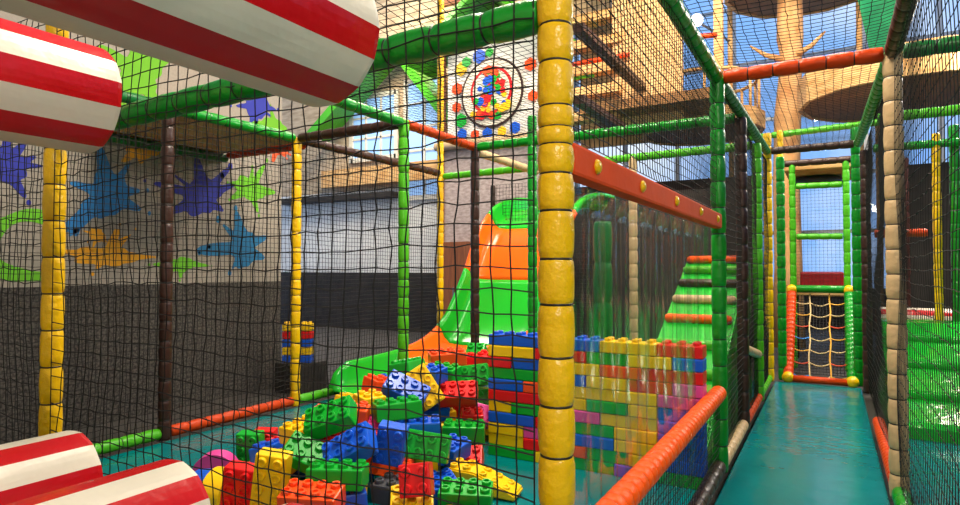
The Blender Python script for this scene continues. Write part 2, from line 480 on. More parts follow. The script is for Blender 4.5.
# low rails
beam((X0, Y1, .06), (X0, Y2, .06), 'lgreen', 'light green floor rail at the left of the pit', r=.05)
beam((X0, Y2, .06), (X0, Y3, .06), 'rust', 'orange floor rail at the left of the pit', r=.05)
beam((X0, Y3, .06), (X0, Y4 + .6, .06), 'lgreen', 'light green floor rail behind the thin yellow post, leading to the slide', r=.05)
beam((X3, Y1, .05), (X3, Y3, .05), 'brown', 'brown floor rail below the orange padded rail', r=.05)
beam((X3, Y3, .05), (X3, Y4, .05), 'beige', 'cream floor rail on the left of the corridor', r=.05)
beam((X3, Y4, .05), (X3, Y5, .05), 'rust', 'orange floor rail on the left of the corridor', r=.045)
beam((X3, Y5, .05), (X3, Y6, .05), 'lgreen', 'light green floor rail at the far left of the corridor', r=.04)
beam((X4, Y3, .05), (X4, Y4 + .75, .05), 'rust', 'orange floor rail on the right of the corridor', r=.05, seg=.08)
beam((X4, Y1, .05), (X4, Y3, .05), 'green', 'green floor rail at the foot of the cream post', r=.05)
beam((X3, Y4, .75), (X3 + .0, Y5, .52), 'beige', 'cream padded handrail sloping behind the brown corridor post', r=.045)
# orange rail of the curtain doorway
beam((X3, Y1, .59), (X3, Y3, .585), 'orange', 'bright orange padded rail below the clear curtain', r=.056, seg=.075)

# ------------------------------------------------------------------ orange header board with yellow domes and the strip curtain
for q in ('orange', 'rust'): M[q].node_tree.nodes['Principled BSDF'].inputs['Specular IOR Level'].default_value = .2
M['boardorange'] = vinyl('orange_board_vinyl', '#E84A08', .7, .15, 10)
M['boardorange'].node_tree.nodes['Principled BSDF'].inputs['Specular IOR Level'].default_value = .15
hb = empty('padded_board', (X3, Y1, 1.79)); tag(hb, 'orange padded header board with yellow dome bolts above the clear curtain', 'board')
box('board', (-.035, .06, 0), (.035, Y3 - Y1 - .06, .105), M['boardorange'], hb, .012)
for k, px in enumerate((.28, .86, 1.52, 2.2, 2.85)):
    bm = bmesh.new(); bmesh.ops.create_uvsphere(bm, u_segments=16, v_segments=8, radius=.026)
    for v in bm.verts: v.co.x *= .6
    o = from_bm('dome_bolt', bm, M['yellow'], hb, True); o.location = (.036, px, .055); o['label'] = 'yellow dome bolt'
sc = empty('strip_curtain', (X3 - .06, Y1, 1.80)); tag(sc, 'clear vinyl strip curtain hanging below the orange board', 'curtain')
ny = 17; y = .09
for k in range(ny):
    w = .205; rnd = random.Random(k)
    bm = bmesh.new(); rows, cols = 14, 7; grid = []
    ph = rnd.uniform(0, 6); off = (k % 2) * .014
    for r in range(rows + 1):
        row = []
        for c in range(cols + 1):
            f = c / cols; zz = -1.68 * r / rows
            bulge = .016 * math.sin(PI * f) + .010 * math.sin(5 * f + ph + r * .5) * (r / rows) + .02 * math.sin(ph + r * .22) * (r / rows)
            row.append(bm.verts.new((-off - bulge, y + w * f, zz)))
        grid.append(row)
    for r in range(rows):
        for c in range(cols): bm.faces.new((grid[r][c], grid[r][c+1], grid[r+1][c+1], grid[r+1][c]))
    o = from_bm('curtain_strip', bm, M['clear'], sc, True)
    sd = o.modifiers.new('thick', 'SOLIDIFY'); sd.thickness = .002
    y += (Y3 - Y1 - .16 - w) / (ny - 1)

# ------------------------------------------------------------------ striped rollers
SP = [('red', 'white')]
def roller(x, z, y1, label, r=.2, L=1.75, n=14, rot=0):
    # faceted: every stripe is one flat padded panel, slightly puffed
    bm = bmesh.new(); per = 4; N = n * per
    def rad(i, r):
        f = (i % per) / per
        a = (f - .5) * 2 * PI / n
        return r * math.cos(PI / n) / math.cos(a) * (1 + .012 * math.sin(PI * f))
    prof = [(0, r * .985), (.03, r), (L - .02, r), (L - .004, r * .985), (L, r * .95)]
    def ring(yy, rr): return [bm.verts.new((rad(i, rr) * math.sin(2*PI*i/N + rot), yy, rad(i, rr) * math.cos(2*PI*i/N + rot))) for i in range(N)]
    rings = [ring(*p) for p in prof]
    for a, b in zip(rings, rings[1:]):
        for i in range(N):
            f = bm.faces.new((a[i], a[(i+1) % N], b[(i+1) % N], b[i])); f.material_index = (i // per) % 2
    o = from_bm('striped_roller', bm, None, None, False, mats=[M['red'], M['white']])
    o.location = (x, y1 - L, z)
    bm = bmesh.new(); cr = [ring(L, r * .95), ring(L + .012, r * .6), ring(L + .014, r * .12)]
    for a, b in zip(cr, cr[1:]):
        for i in range(N):
            f = bm.faces.new((a[i], a[(i+1) % N], b[(i+1) % N], b[i])); f.material_index = (i // per) % 2
    bm.faces.new(cr[-1])
    from_bm('end_cap', bm, None, o, False, mats=[M['red'], M['white']])
    tube('axle', [(0, -.17, 0), (0, .02, 0)], .03, M['metal'], o, 10)
    return tag(o, label, 'roller', 'red and white striped padded rollers')
roller(-1.295, 2.175, 1.36, 'large striped roller at the top left, nearest to the viewer', rot=-.224)
roller(-2.556, 2.166, 1.36, 'striped roller at the upper left edge, beyond the nearest one', r=.213, rot=.48)
roller(-2.625, .654, 1.36, 'striped roller at the lower left corner, farther left', rot=.2)
roller(-1.985, .638, 1.36, 'striped roller at the bottom left, right of the first lower one', rot=-.28)
roller(-1.385, .598, 1.36, 'striped roller at the bottom edge, only its white top showing', rot=-.2)

rf = empty('roller_frame', (-2.3, -.60, -.10)); tag(rf, 'padded frame behind the viewer that carries the striped rollers', 'frame')
for x in (-1.6, 1.6): tube('upright', [(x, 0, 0), (x, 0, 2.95)], .05, M['green'], rf, 14)
for z in (.74, 2.25): tube('crossbar', [(-1.6, 0, z), (1.6, 0, z)], .05, M['green'], rf, 14)

# ------------------------------------------------------------------ toy bricks
TYPES = {'2x4': (.315, .18, .115, 4), '2x2': (.175, .175, .115, 2), '2x3': (.24, .18, .115, 3), '2x5': (.37, .15, .092, 5)}
_bm_cache = {}
def brick_meshes(t, c):
    key = (t, c)
    if key in _bm_cache: return _bm_cache[key]
    bm = bmesh.new(); st = bmesh.new()
    studs = []
    def stud(x, y, z, r=.0285, h=.022):
        studs.append((x, y, z, r))
    rs = .0255 if t == '2x5' else .0285
    if t in ('2x4', '2x2', '2x3', '2x5'):
        L, W, H, k = TYPES[t]
        bm_box(bm, (-L/2, -W/2, 0), (L/2, W/2, H), .010)
        for i in range(k):
            for j in (-1, 1): stud((i - (k - 1) / 2) * L / k, j * W * .25, H, rs)
    elif t == 'wedge':
        L, W, H = .48, .18, .14
        prof = [(-L/2, 0), (L/2, 0), (L/2, .035), (L/2 - .03, .05), (-.05, H), (-L/2, H)]
        a = [bm.verts.new((x, -W/2, z)) for x, z in prof]; b = [bm.verts.new((x, W/2, z)) for x, z in prof]
        m = len(prof)
        for i in range(m): bm.faces.new((a[i], a[(i+1) % m], b[(i+1) % m], b[i]))
        bm.faces.new(a); bm.faces.new(b)
        bmesh.ops.recalc_face_normals(bm, faces=bm.faces)
        bmesh.ops.bevel(bm, geom=bm.edges[:], offset=.010, segments=2, affect='EDGES')
        for i in (0, 1):
            for j in (-1, 1): stud(-.205 + i * .09, j * .045, H)
        for i in range(3):
            for j in (-1, 1):
                x = .0 + i * .082; stud(x, j * .045, H - (x + .05) * .385 - .006)
    elif t == 'arch':
        L, W, H = .30, .13, .15
        n = 16; a, b = [], []
        outer = [(L/2 * math.cos(PI*i/n), .02 + (H - .02) * math.sin(PI*i/n)) for i in range(n + 1)]
        prof = [(L/2, 0)] + outer + [(-L/2, 0), (-L*.2, 0)] + [(-L*.2 * math.cos(PI*i/8), L*.2 * math.sin(PI*i/8) * .55) for i in range(1, 8)] + [(L*.2, 0)]
        a = [bm.verts.new((x, -W/2, z)) for x, z in prof]; b = [bm.verts.new((x, W/2, z)) for x, z in prof]
        m = len(prof)
        for i in range(m): bm.faces.new((a[i], a[(i+1) % m], b[(i+1) % m], b[i]))
        bm.faces.new(a); bm.faces.new(b); bmesh.ops.triangulate(bm, faces=[f for f in bm.faces if len(f.verts) > 4])
    bmesh.ops.recalc_face_normals(bm, faces=bm.faces); 
    me = bpy.data.meshes.new('toy_brick'); bm.to_mesh(me); bm.free(); me.materials.append(BR[c])
    st.free(); out = []
    for x, y, z, r in studs: out.append((stud_of(r, c), (x, y, z)))
    _bm_cache[key] = (me, out); return me, out
_studs = {}
def stud_of(r, c, h=.022):
    if (r, c) not in _studs:
        st = bmesh.new(); n = 14; prof = [(r, -.002), (r, h * .8), (r * .9, h), (r * .58, h), (r * .5, h * .45)]
        rings = [[st.verts.new((q * math.cos(2*PI*i/n), q * math.sin(2*PI*i/n), zz)) for i in range(n)] for q, zz in prof]
        for a, b in zip(rings, rings[1:]):
            for i in range(n): st.faces.new((a[i], a[(i+1) % n], b[(i+1) % n], b[i]))
        st.faces.new(rings[-1]); bmesh.ops.recalc_face_normals(st, faces=st.faces)
        me = bpy.data.meshes.new('stud'); st.to_mesh(me); st.free(); me.materials.append(BR[c]); _studs[(r, c)] = me
    return _studs[(r, c)]
def add_studs(o, lst):
    for me, loc in lst:
        s = bpy.data.objects.new('stud', me); COL.objects.link(s); s.parent = o; s.location = loc
def brick(t, c, loc, quat, label, group):
    me, ms = brick_meshes(t, c)
    o = bpy.data.objects.new('toy_brick', me); COL.objects.link(o)
    o.location = loc; o.rotation_mode = 'QUATERNION'; o.rotation_quaternion = quat
    add_studs(o, ms)
    return tag(o, label, 'toy brick', group)
T4 = ['2x4', '2x3', '2x2', 'wedge', 'arch', '2x5']
BRICKS = [
(0,'green',(-2.352,3.419,0.312),(0.799,0.561,0.176,0.128),'long green brick studs facing front in the middle of the heap'),
(2,'red',(-2.029,2.867,0.311),(0.775,0.594,0.069,0.206),'small square red brick studs facing front at the front of the heap'),
(0,'green',(-2.783,3.002,0.502),(0.896,0.357,-0.092,0.247),'long green brick studs facing front in the left half of the heap, right of two'),
(0,'green',(-2.602,3.422,0.468),(0.907,-0.024,-0.034,0.419),'long green brick lying flat in the middle of the heap'),
(0,'red',(-2.637,4.284,0.439),(0.926,0.314,0.041,0.205),'long red brick studs facing front beside the brick wall'),
(3,'yellow',(-2.023,3.614,0.022),(0.997,0.028,0.024,0.066),'sloped yellow brick lying flat at the right front of the heap'),
(0,'blue',(-2.497,2.871,0.387),(0.865,0.388,-0.166,0.271),'long blue brick studs facing front in the left half of the heap'),
(1,'blue',(-2.402,3.116,0.421),(0.411,0.657,-0.336,0.536),'medium blue brick standing on end in the middle of the heap'),
(0,'blue',(-2.747,3.693,0.56),(0.918,0.273,0.264,0.118),'long blue brick studs facing front in the middle of the heap'),
(0,'yellow',(-2.753,3.931,0.572),(0.804,0.347,0.473,-0.101),'long yellow brick standing on end in the middle of the heap'),
(0,'green',(-2.738,4.666,0.548),(0.775,0.594,0.069,0.206),'long green brick studs facing front at the top of the heap'),
(2,'pink',(-2.581,4.591,0.229),(0.834,0.491,0.22,0.12),'small square pink brick studs facing front beside the brick wall'),
(0,'green',(-2.44,4.036,0.201),(0.973,0.02,0.008,0.231),'long green brick lying flat beside the brick wall'),
(0,'green',(-2.419,2.634,0.275),(0.973,-0.029,-0.004,0.231),'long green brick lying flat at the front of the heap'),
(1,'green',(-3.892,3.302,0.136),(0.357,0.629,-0.391,0.569),'medium green brick standing on end at the left end of the heap'),
(2,'red',(-4.064,3.596,0.102),(0.362,0.624,-0.393,0.57),'small square red brick standing on end at the left end of the heap'),
(1,'blue',(-2.348,3.715,0.155),(0.703,0.07,0.007,0.708),'medium blue brick lying flat at the right front of the heap, right of two'),
(0,'green',(-1.917,3.196,0.083),(0.975,0.082,0.024,0.204),'long green brick lying flat at the right front of the heap'),
(0,'yellow',(-2.794,2.527,0.309),(0.396,0.654,-0.344,0.545),'long yellow brick standing on end at the left end of the heap'),
(0,'orange',(-2.425,2.449,0.207),(0.978,0.088,0.025,0.186),'long orange brick lying flat at the front of the heap'),
(4,'pink',(-3.918,2.987,0.006),(0.954,0.013,-0.001,0.298),'half-round pink brick at the left end of the heap'),
(4,'blue',(-3.585,2.668,0.022),(0.576,0.034,-0.053,0.815),'half-round blue brick at the left end of the heap'),
(4,'yellow',(-3.327,2.576,0.094),(0.571,0.079,0.01,0.817),'half-round yellow brick at the left end of the heap'),
(0,'green',(-2.845,2.842,0.296),(0.922,0.276,0.241,0.129),'long green brick studs facing front in the left half of the heap, left of two'),
(1,'blue',(-2.395,2.677,0.121),(0.925,-0.024,-0.056,0.374),'medium blue brick lying flat at the front of the heap'),
(0,'orange',(-2.595,2.761,0.083),(0.929,0.021,0.001,0.37),'toy brick buried inside the heap, hidden behind the bricks in front'),
(1,'yellow',(-2.095,2.896,0.113),(0.928,0.21,0.054,0.303),'medium yellow brick lying flat at the front of the heap'),
(2,'grey',(-2.305,2.98,0.114),(0.709,0.02,-0.053,0.703),'small square dark grey brick lying flat at the front of the heap'),
(1,'red',(-3.013,2.496,0.247),(0.396,0.654,-0.344,0.545),'medium red brick standing on end at the left end of the heap'),
(0,'orange',(-2.515,3.203,0.146),(0.983,-0.174,0.005,-0.051),'long orange brick lying flat in the middle of the heap'),
(1,'yellow',(-2.765,3.28,0.157),(0.707,0.048,-0.025,0.705),'toy brick buried inside the heap, hidden behind the bricks in front'),
(1,'blue',(-2.161,3.32,0.049),(0.936,0.049,0.042,-0.346),'medium blue brick lying flat at the right front of the heap, left of two'),
(1,'red',(-2.872,3.037,0.321),(0.994,0.038,0.005,0.099),'medium red brick lying flat in the left half of the heap'),
(0,'pink',(-2.79,3.341,0.327),(0.888,-0.002,-0.03,0.459),'long pink brick lying flat in the middle of the heap'),
(1,'yellow',(-3.097,3.03,0.346),(0.722,0.049,-0.03,0.689),'medium yellow brick lying flat in the left half of the heap'),
(2,'blue',(-2.959,3.42,0.359),(0.912,0.021,-0.009,0.41),'toy brick buried inside the heap, hidden behind the bricks in front'),
(1,'red',(-3.012,3.611,0.358),(0.981,0.024,0.017,0.191),'toy brick buried inside the heap, hidden behind the bricks in front'),
(0,'blue',(-2.481,3.495,0.339),(0.955,0.001,-0.005,0.298),'long blue brick lying flat in the middle of the heap, left of two'),
(2,'red',(-2.299,3.92,0.061),(0.924,0.319,0.026,0.21),'small square red brick studs facing front at the right front of the heap'),
(0,'blue',(-2.878,4.183,0.283),(0.877,0.178,0.061,0.442),'long blue brick lying flat in the middle of the heap, right of two'),
(0,'green',(-2.537,4.178,0.088),(0.983,0.168,0.033,0.071),'long green brick barely showing at the right front of the heap'),
(2,'yellow',(-2.871,4.412,0.189),(0.875,0.073,-0.018,0.477),'small square yellow brick lying flat at the right front of the heap'),
(1,'red',(-2.847,4.688,0.267),(0.644,0.733,0.13,0.174),'medium red brick studs facing front beside the brick wall'),
(2,'blue',(-2.764,4.099,0.589),(0.708,0.045,-0.028,0.705),'small square blue brick lying flat at the top of the heap'),
(1,'green',(-2.825,4.35,0.563),(0.996,0.058,0.031,0.052),'medium green brick lying flat at the top of the heap'),
(2,'green',(-2.636,4.747,0.376),(0.689,0.697,0.132,0.148),'small square green brick studs facing front beside the brick wall'),
(1,'blue',(-2.786,4.844,0.351),(0.573,0.07,-0.003,0.817),'toy brick buried inside the heap, hidden behind the bricks in front'),
(0,'orange',(-2.931,4.565,0.653),(0.926,0.045,-0.014,0.374),'long orange brick lying flat at the top of the heap'),
(1,'red',(-2.911,4.823,0.584),(0.909,-0.018,-0.036,0.415),'medium red brick lying flat at the top of the heap'),
(2,'red',(-2.675,4.824,0.622),(0.644,0.048,-0.031,0.763),'small square red brick lying flat at the top of the heap'),
(2,'green',(-2.94,5.114,0.65),(0.907,0.406,0.035,0.107),'small square green brick studs facing front at the top of the heap'),
(2,'yellow',(-2.983,2.195,0.02),(0.954,-0.046,0.066,-0.29),'toy brick buried inside the heap, hidden behind the bricks in front'),
(0,'yellow',(-2.822,5.626,0.023),(0.873,0.064,-0.016,0.483),'toy brick buried inside the heap, hidden behind the bricks in front'),
(0,'red',(-3.365,3.736,0.018),(0.842,0.05,-0.01,0.537),'toy brick buried inside the heap, hidden behind the bricks in front'),
(1,'yellow',(-2.584,4.838,0.025),(0.819,-0.061,-0.081,-0.564),'medium yellow brick barely showing beside the brick wall'),
(0,'red',(-3.458,3.018,0.031),(0.853,0.043,-0.087,-0.513),'toy brick buried inside the heap, hidden behind the bricks in front'),
(0,'red',(-2.091,2.37,0.024),(0.911,-0.099,0.022,-0.4),'toy brick buried inside the heap, hidden behind the bricks in front'),
(1,'red',(-3.393,5.449,0.023),(0.189,-0.069,0.037,-0.979),'toy brick buried inside the heap, hidden behind the bricks in front'),
(0,'red',(-2.731,4.397,0.016),(0.008,-0.005,0.081,0.997),'toy brick buried inside the heap, hidden behind the bricks in front'),
(1,'yellow',(-2.549,3.59,0.036),(0.66,-0.003,-0.122,-0.741),'medium yellow brick lying flat in the middle of the heap'),
(2,'orange',(-3.034,5.262,0.015),(0.982,0.029,0.067,-0.174),'toy brick buried inside the heap, hidden behind the bricks in front'),
(1,'yellow',(-3.693,4.587,0.035),(0.911,-0.088,0.1,-0.39),'toy brick buried inside the heap, hidden behind the bricks in front'),
(0,'orange',(-3.372,5.216,0.179),(0.81,-0.133,0.027,-0.57),'toy brick buried inside the heap, hidden behind the bricks in front'),
(1,'orange',(-3.326,4.239,0.02),(0.753,-0.029,-0.063,-0.655),'toy brick buried inside the heap, hidden behind the bricks in front'),
(0,'orange',(-3.034,4.47,0.345),(0.774,0.123,-0.033,0.62),'toy brick buried inside the heap, hidden behind the bricks in front'),
(2,'yellow',(-3.413,4.359,0.166),(0.768,0.008,0.109,-0.631),'toy brick buried inside the heap, hidden behind the bricks in front'),
(1,'yellow',(-2.719,3.047,0.038),(0.236,-0.093,0.09,0.963),'medium yellow brick barely showing at the front of the heap'),
(2,'green',(-3.741,4.144,0.026),(0.978,0.078,-0.076,0.179),'toy brick buried inside the heap, hidden behind the bricks in front'),
(0,'green',(-2.512,5.313,0.043),(0.193,0.064,0.109,-0.973),'toy brick buried inside the heap, hidden behind the bricks in front'),
(2,'yellow',(-2.857,2.733,0.014),(0.99,-0.052,-0.03,0.125),'toy brick buried inside the heap, hidden behind the bricks in front'),
(0,'yellow',(-2.891,5.531,0.152),(0.055,-0.041,0.052,-0.996),'toy brick buried inside the heap, hidden behind the bricks in front'),
(0,'blue',(-3.311,3.721,0.207),(0.327,-0.082,0.101,0.936),'toy brick buried inside the heap, hidden behind the bricks in front'),
(0,'blue',(-3.553,3.66,0.166),(0.517,0.099,-0.008,0.85),'toy brick buried inside the heap, hidden behind the bricks in front'),
(0,'red',(-3.766,3.753,0.022),(0.411,-0.051,-0.095,0.905),'toy brick buried inside the heap, hidden behind the bricks in front'),
(1,'red',(-3.695,5.082,0.01),(0.875,0.029,0.016,-0.484),'toy brick buried inside the heap, hidden behind the bricks in front'),
(2,'green',(-3.084,4.289,0.019),(0.101,0.041,-0.069,0.992),'toy brick buried inside the heap, hidden behind the bricks in front'),
(0,'yellow',(-3.303,3.816,0.356),(0.059,0.125,-0.036,-0.99),'toy brick buried inside the heap, hidden behind the bricks in front'),
(0,'green',(-3.212,4.788,0.025),(0.518,0.07,-0.059,-0.85),'toy brick buried inside the heap, hidden behind the bricks in front'),
(2,'orange',(-2.788,2.447,0.007),(0.993,-0.018,0.02,-0.118),'toy brick buried inside the heap, hidden behind the bricks in front'),
(1,'green',(-3.347,3.222,0.009),(0.813,-0.034,0.005,-0.581),'medium green brick barely showing at the front of the heap'),
(1,'green',(-2.942,5.865,0.03),(0.118,0.124,0.011,-0.985),'toy brick buried inside the heap, hidden behind the bricks in front'),
(0,'orange',(-3.415,3.503,0.288),(0.85,-0.081,0.053,-0.518),'toy brick buried inside the heap, hidden behind the bricks in front'),
(0,'yellow',(-3.051,3.784,0.018),(0.452,0.05,0.003,-0.891),'toy brick buried inside the heap, hidden behind the bricks in front'),
(2,'green',(-3.583,4.515,0.196),(0.991,0.037,-0.11,-0.061),'toy brick buried inside the heap, hidden behind the bricks in front'),
(2,'yellow',(-3.246,3.628,0.394),(0.987,-0.109,0.084,0.079),'small square yellow brick lying flat in the left half of the heap'),
(0,'blue',(-3.175,3.142,0.126),(0.472,0.1,0.004,0.876),'long blue brick lying flat at the front of the heap'),
(0,'red',(-3.062,5.337,0.272),(0.875,0.066,-0.006,0.48),'toy brick buried inside the heap, hidden behind the bricks in front'),
(0,'blue',(-2.846,3.666,0.028),(0.922,0.017,0.075,0.38),'toy brick buried inside the heap, hidden behind the bricks in front'),
(2,'yellow',(-3.273,3.477,0.032),(0.747,0.13,0.014,-0.651),'toy brick buried inside the heap, hidden behind the bricks in front'),
(0,'blue',(-2.681,4.896,0.174),(0.529,-0.121,-0.024,-0.839),'toy brick buried inside the heap, hidden behind the bricks in front'),
(2,'yellow',(-2.865,3.435,0.487),(0.18,0.039,-0.006,0.983),'small square yellow brick lying flat in the middle of the heap'),
(0,'yellow',(-2.927,4.812,0.02),(0.223,0.021,0.105,0.969),'toy brick buried inside the heap, hidden behind the bricks in front'),
(1,'green',(-2.897,3.827,0.181),(0.583,-0.044,-0.095,-0.806),'toy brick buried inside the heap, hidden behind the bricks in front'),
(2,'blue',(-2.624,3.895,0.026),(0.854,-0.094,-0.056,-0.508),'small square blue brick barely showing at the right front of the heap'),
(1,'yellow',(-3.11,4.373,0.477),(0.859,-0.051,-0.153,0.486),'toy brick buried inside the heap, hidden behind the bricks in front'),
(1,'orange',(-3.181,2.761,0.031),(0.994,0.033,0.106,0.022),'toy brick buried inside the heap, hidden behind the bricks in front'),
(0,'blue',(-2.439,2.271,0.024),(0.993,-0.086,-0.033,0.077),'toy brick buried inside the heap, hidden behind the bricks in front'),
(0,'yellow',(-3.147,4.769,0.185),(0.949,-0.074,-0.065,-0.301),'toy brick buried inside the heap, hidden behind the bricks in front'),
(2,'orange',(-2.588,3.217,0.297),(0.988,0.036,-0.01,-0.149),'small square orange brick barely showing in the middle of the heap'),
(0,'blue',(-3.072,4.862,0.325),(0.992,-0.014,-0.076,-0.102),'toy brick buried inside the heap, hidden behind the bricks in front'),
(2,'orange',(-2.78,3.181,0.465),(0.869,-0.043,0.05,-0.491),'small square orange brick lying flat in the left half of the heap'),
(0,'green',(-3.028,3.522,0.184),(0.822,-0.002,0.151,-0.55),'toy brick buried inside the heap, hidden behind the bricks in front'),
(1,'orange',(-3.113,3.834,0.511),(0.972,-0.082,0.041,-0.218),'medium orange brick lying flat at the top of the heap'),
(0,'orange',(-3.193,5.629,0.029),(0.868,-0.093,0,-0.488),'toy brick buried inside the heap, hidden behind the bricks in front'),
(1,'yellow',(-2.78,5.188,0.048),(0.735,-0.002,-0.163,0.658),'toy brick buried inside the heap, hidden behind the bricks in front'),
(2,'green',(-3.422,3.32,0.14),(0.434,0.008,-0.133,-0.891),'toy brick buried inside the heap, hidden behind the bricks in front'),
(2,'red',(-3.262,4.307,0.298),(0.156,-0.027,-0.123,-0.98),'toy brick buried inside the heap, hidden behind the bricks in front'),
(0,'red',(-3.388,4.814,0.299),(0.846,0.024,-0.027,-0.531),'toy brick buried inside the heap, hidden behind the bricks in front'),
(1,'green',(-3.182,4.533,0.16),(0.447,0.034,0.005,0.894),'toy brick buried inside the heap, hidden behind the bricks in front'),
(2,'blue',(-3.348,4.196,0.439),(0.976,0.078,0.02,-0.204),'small square blue brick barely showing at the top of the heap'),
(2,'red',(-2.756,5.215,0.21),(0.927,-0.073,-0.103,0.353),'toy brick buried inside the heap, hidden behind the bricks in front'),
(0,'yellow',(-3.185,4.664,0.484),(0.905,0.032,0.119,0.407),'long yellow brick barely showing at the top of the heap'),
(1,'green',(-3.312,4.141,0.18),(0.219,-0.084,-0.06,-0.97),'toy brick buried inside the heap, hidden behind the bricks in front'),
(2,'yellow',(-2.54,5.536,0.016),(0.956,-0.052,0.041,0.287),'toy brick buried inside the heap, hidden behind the bricks in front'),
(0,'green',(-3.091,4.962,0.16),(0.294,0.035,0.1,0.95),'toy brick buried inside the heap, hidden behind the bricks in front'),
(1,'blue',(-2.647,3.712,0.193),(0.99,0.077,0.082,0.084),'toy brick buried inside the heap, hidden behind the bricks in front'),
(2,'blue',(-2.882,3.323,0.023),(0.7,0.038,0.095,-0.707),'small square blue brick barely showing at the front of the heap'),
(0,'yellow',(-3.065,2.8,0.174),(0.772,0.106,-0.015,-0.627),'long yellow brick barely showing in the left half of the heap'),
(2,'green',(-2.9,3.866,0.333),(0.98,0.046,-0.03,-0.194),'toy brick buried inside the heap, hidden behind the bricks in front'),
(2,'red',(-3.381,4.554,0.015),(0.684,-0.061,-0.045,-0.726),'toy brick buried inside the heap, hidden behind the bricks in front'),
(2,'yellow',(-3.584,3.967,0.023),(0.562,0.028,0.1,0.82),'toy brick buried inside the heap, hidden behind the bricks in front'),
(0,'green',(-2.911,5.11,0.363),(0.765,0.018,0.095,0.636),'toy brick buried inside the heap, hidden behind the bricks in front'),
(2,'green',(-3.517,3.99,0.182),(0.645,-0.082,-0.087,0.754),'toy brick buried inside the heap, hidden behind the bricks in front'),
(2,'green',(-3.679,3.349,0.029),(0.866,-0.127,-0.016,0.483),'toy brick buried inside the heap, hidden behind the bricks in front'),
(2,'blue',(-3.195,3.273,0.303),(0.719,0.025,-0.096,0.688),'toy brick buried inside the heap, hidden behind the bricks in front'),
(2,'red',(-3.368,3.095,0.183),(0.986,-0.027,-0.097,0.131),'small square red brick barely showing at the left end of the heap'),
(1,'red',(-2.905,4.049,0.015),(0.611,-0.051,-0.049,0.789),'toy brick buried inside the heap, hidden behind the bricks in front'),
(2,'orange',(-3.651,4.208,0.177),(0.659,-0.11,-0.023,-0.744),'toy brick buried inside the heap, hidden behind the bricks in front'),
(0,'red',(-3.794,4.333,0.027),(0.963,0.1,-0.008,0.25),'toy brick buried inside the heap, hidden behind the bricks in front'),
(2,'blue',(-3.536,5.099,0.144),(0.82,-0.006,0.016,-0.572),'toy brick buried inside the heap, hidden behind the bricks in front'),
(2,'green',(-2.973,3.231,0.158),(0.089,-0.124,0.095,-0.984),'toy brick buried inside the heap, hidden behind the bricks in front'),
(1,'green',(-3.321,5.217,0.011),(0.007,0.016,0.037,0.999),'toy brick buried inside the heap, hidden behind the bricks in front'),
(0,'green',(-2.96,4.037,0.634),(0.763,0.056,-0.079,-0.64),'long green brick lying flat at the top of the heap'),
(2,'yellow',(-3.834,4.787,0.022),(0.696,0.016,0.088,0.712),'toy brick buried inside the heap, hidden behind the bricks in front'),
(1,'red',(-1.836,2.929,0.014),(0.576,-0.049,0.031,0.815),'toy brick buried inside the heap, hidden behind the bricks in front'),
(2,'yellow',(-3.51,4.734,0.113),(0.162,-0.007,0.123,-0.979),'toy brick buried inside the heap, hidden behind the bricks in front'),
(2,'blue',(-3.305,2.927,0.196),(0.966,-0.022,-0.109,0.233),'small square blue brick lying flat at the left end of the heap'),
(2,'red',(-2.008,2.548,0.022),(0.929,-0.071,0.059,0.359),'toy brick buried inside the heap, hidden behind the bricks in front'),
(0,'yellow',(-3.464,4.52,0.341),(0.996,0.044,0.044,0.071),'toy brick buried inside the heap, hidden behind the bricks in front'),
(2,'yellow',(-2.596,3.476,0.187),(0.286,0.058,-0.143,0.946),'small square yellow brick barely showing in the middle of the heap, left of two'),
(2,'yellow',(-2.698,3.939,0.197),(0.749,0.112,0.005,0.653),'small square yellow brick barely showing in the middle of the heap, right of two'),
(2,'orange',(-3.506,4.289,0.021),(0.73,0.085,-0.009,-0.678),'toy brick buried inside the heap, hidden behind the bricks in front'),
(2,'yellow',(-2.541,2.482,0.025),(0.694,0.003,-0.1,-0.713),'toy brick buried inside the heap, hidden behind the bricks in front'),
(1,'green',(-2.894,4.078,0.441),(0.033,0.013,0.048,0.998),'toy brick buried inside the heap, hidden behind the bricks in front'),
(2,'yellow',(-3.601,5.351,0.03),(0.955,0.106,0.061,-0.269),'toy brick buried inside the heap, hidden behind the bricks in front'),
(2,'red',(-2.548,4.328,0.225),(0.878,-0.011,0.059,-0.474),'small square red brick lying flat beside the brick wall'),
(2,'yellow',(-3.137,4.508,0.02),(0.37,-0.069,0.041,-0.925),'toy brick buried inside the heap, hidden behind the bricks in front')]
for t, c, loc, q, lab in BRICKS:
    brick(T4[t], c, loc, q, lab, 'toy bricks in the heap')

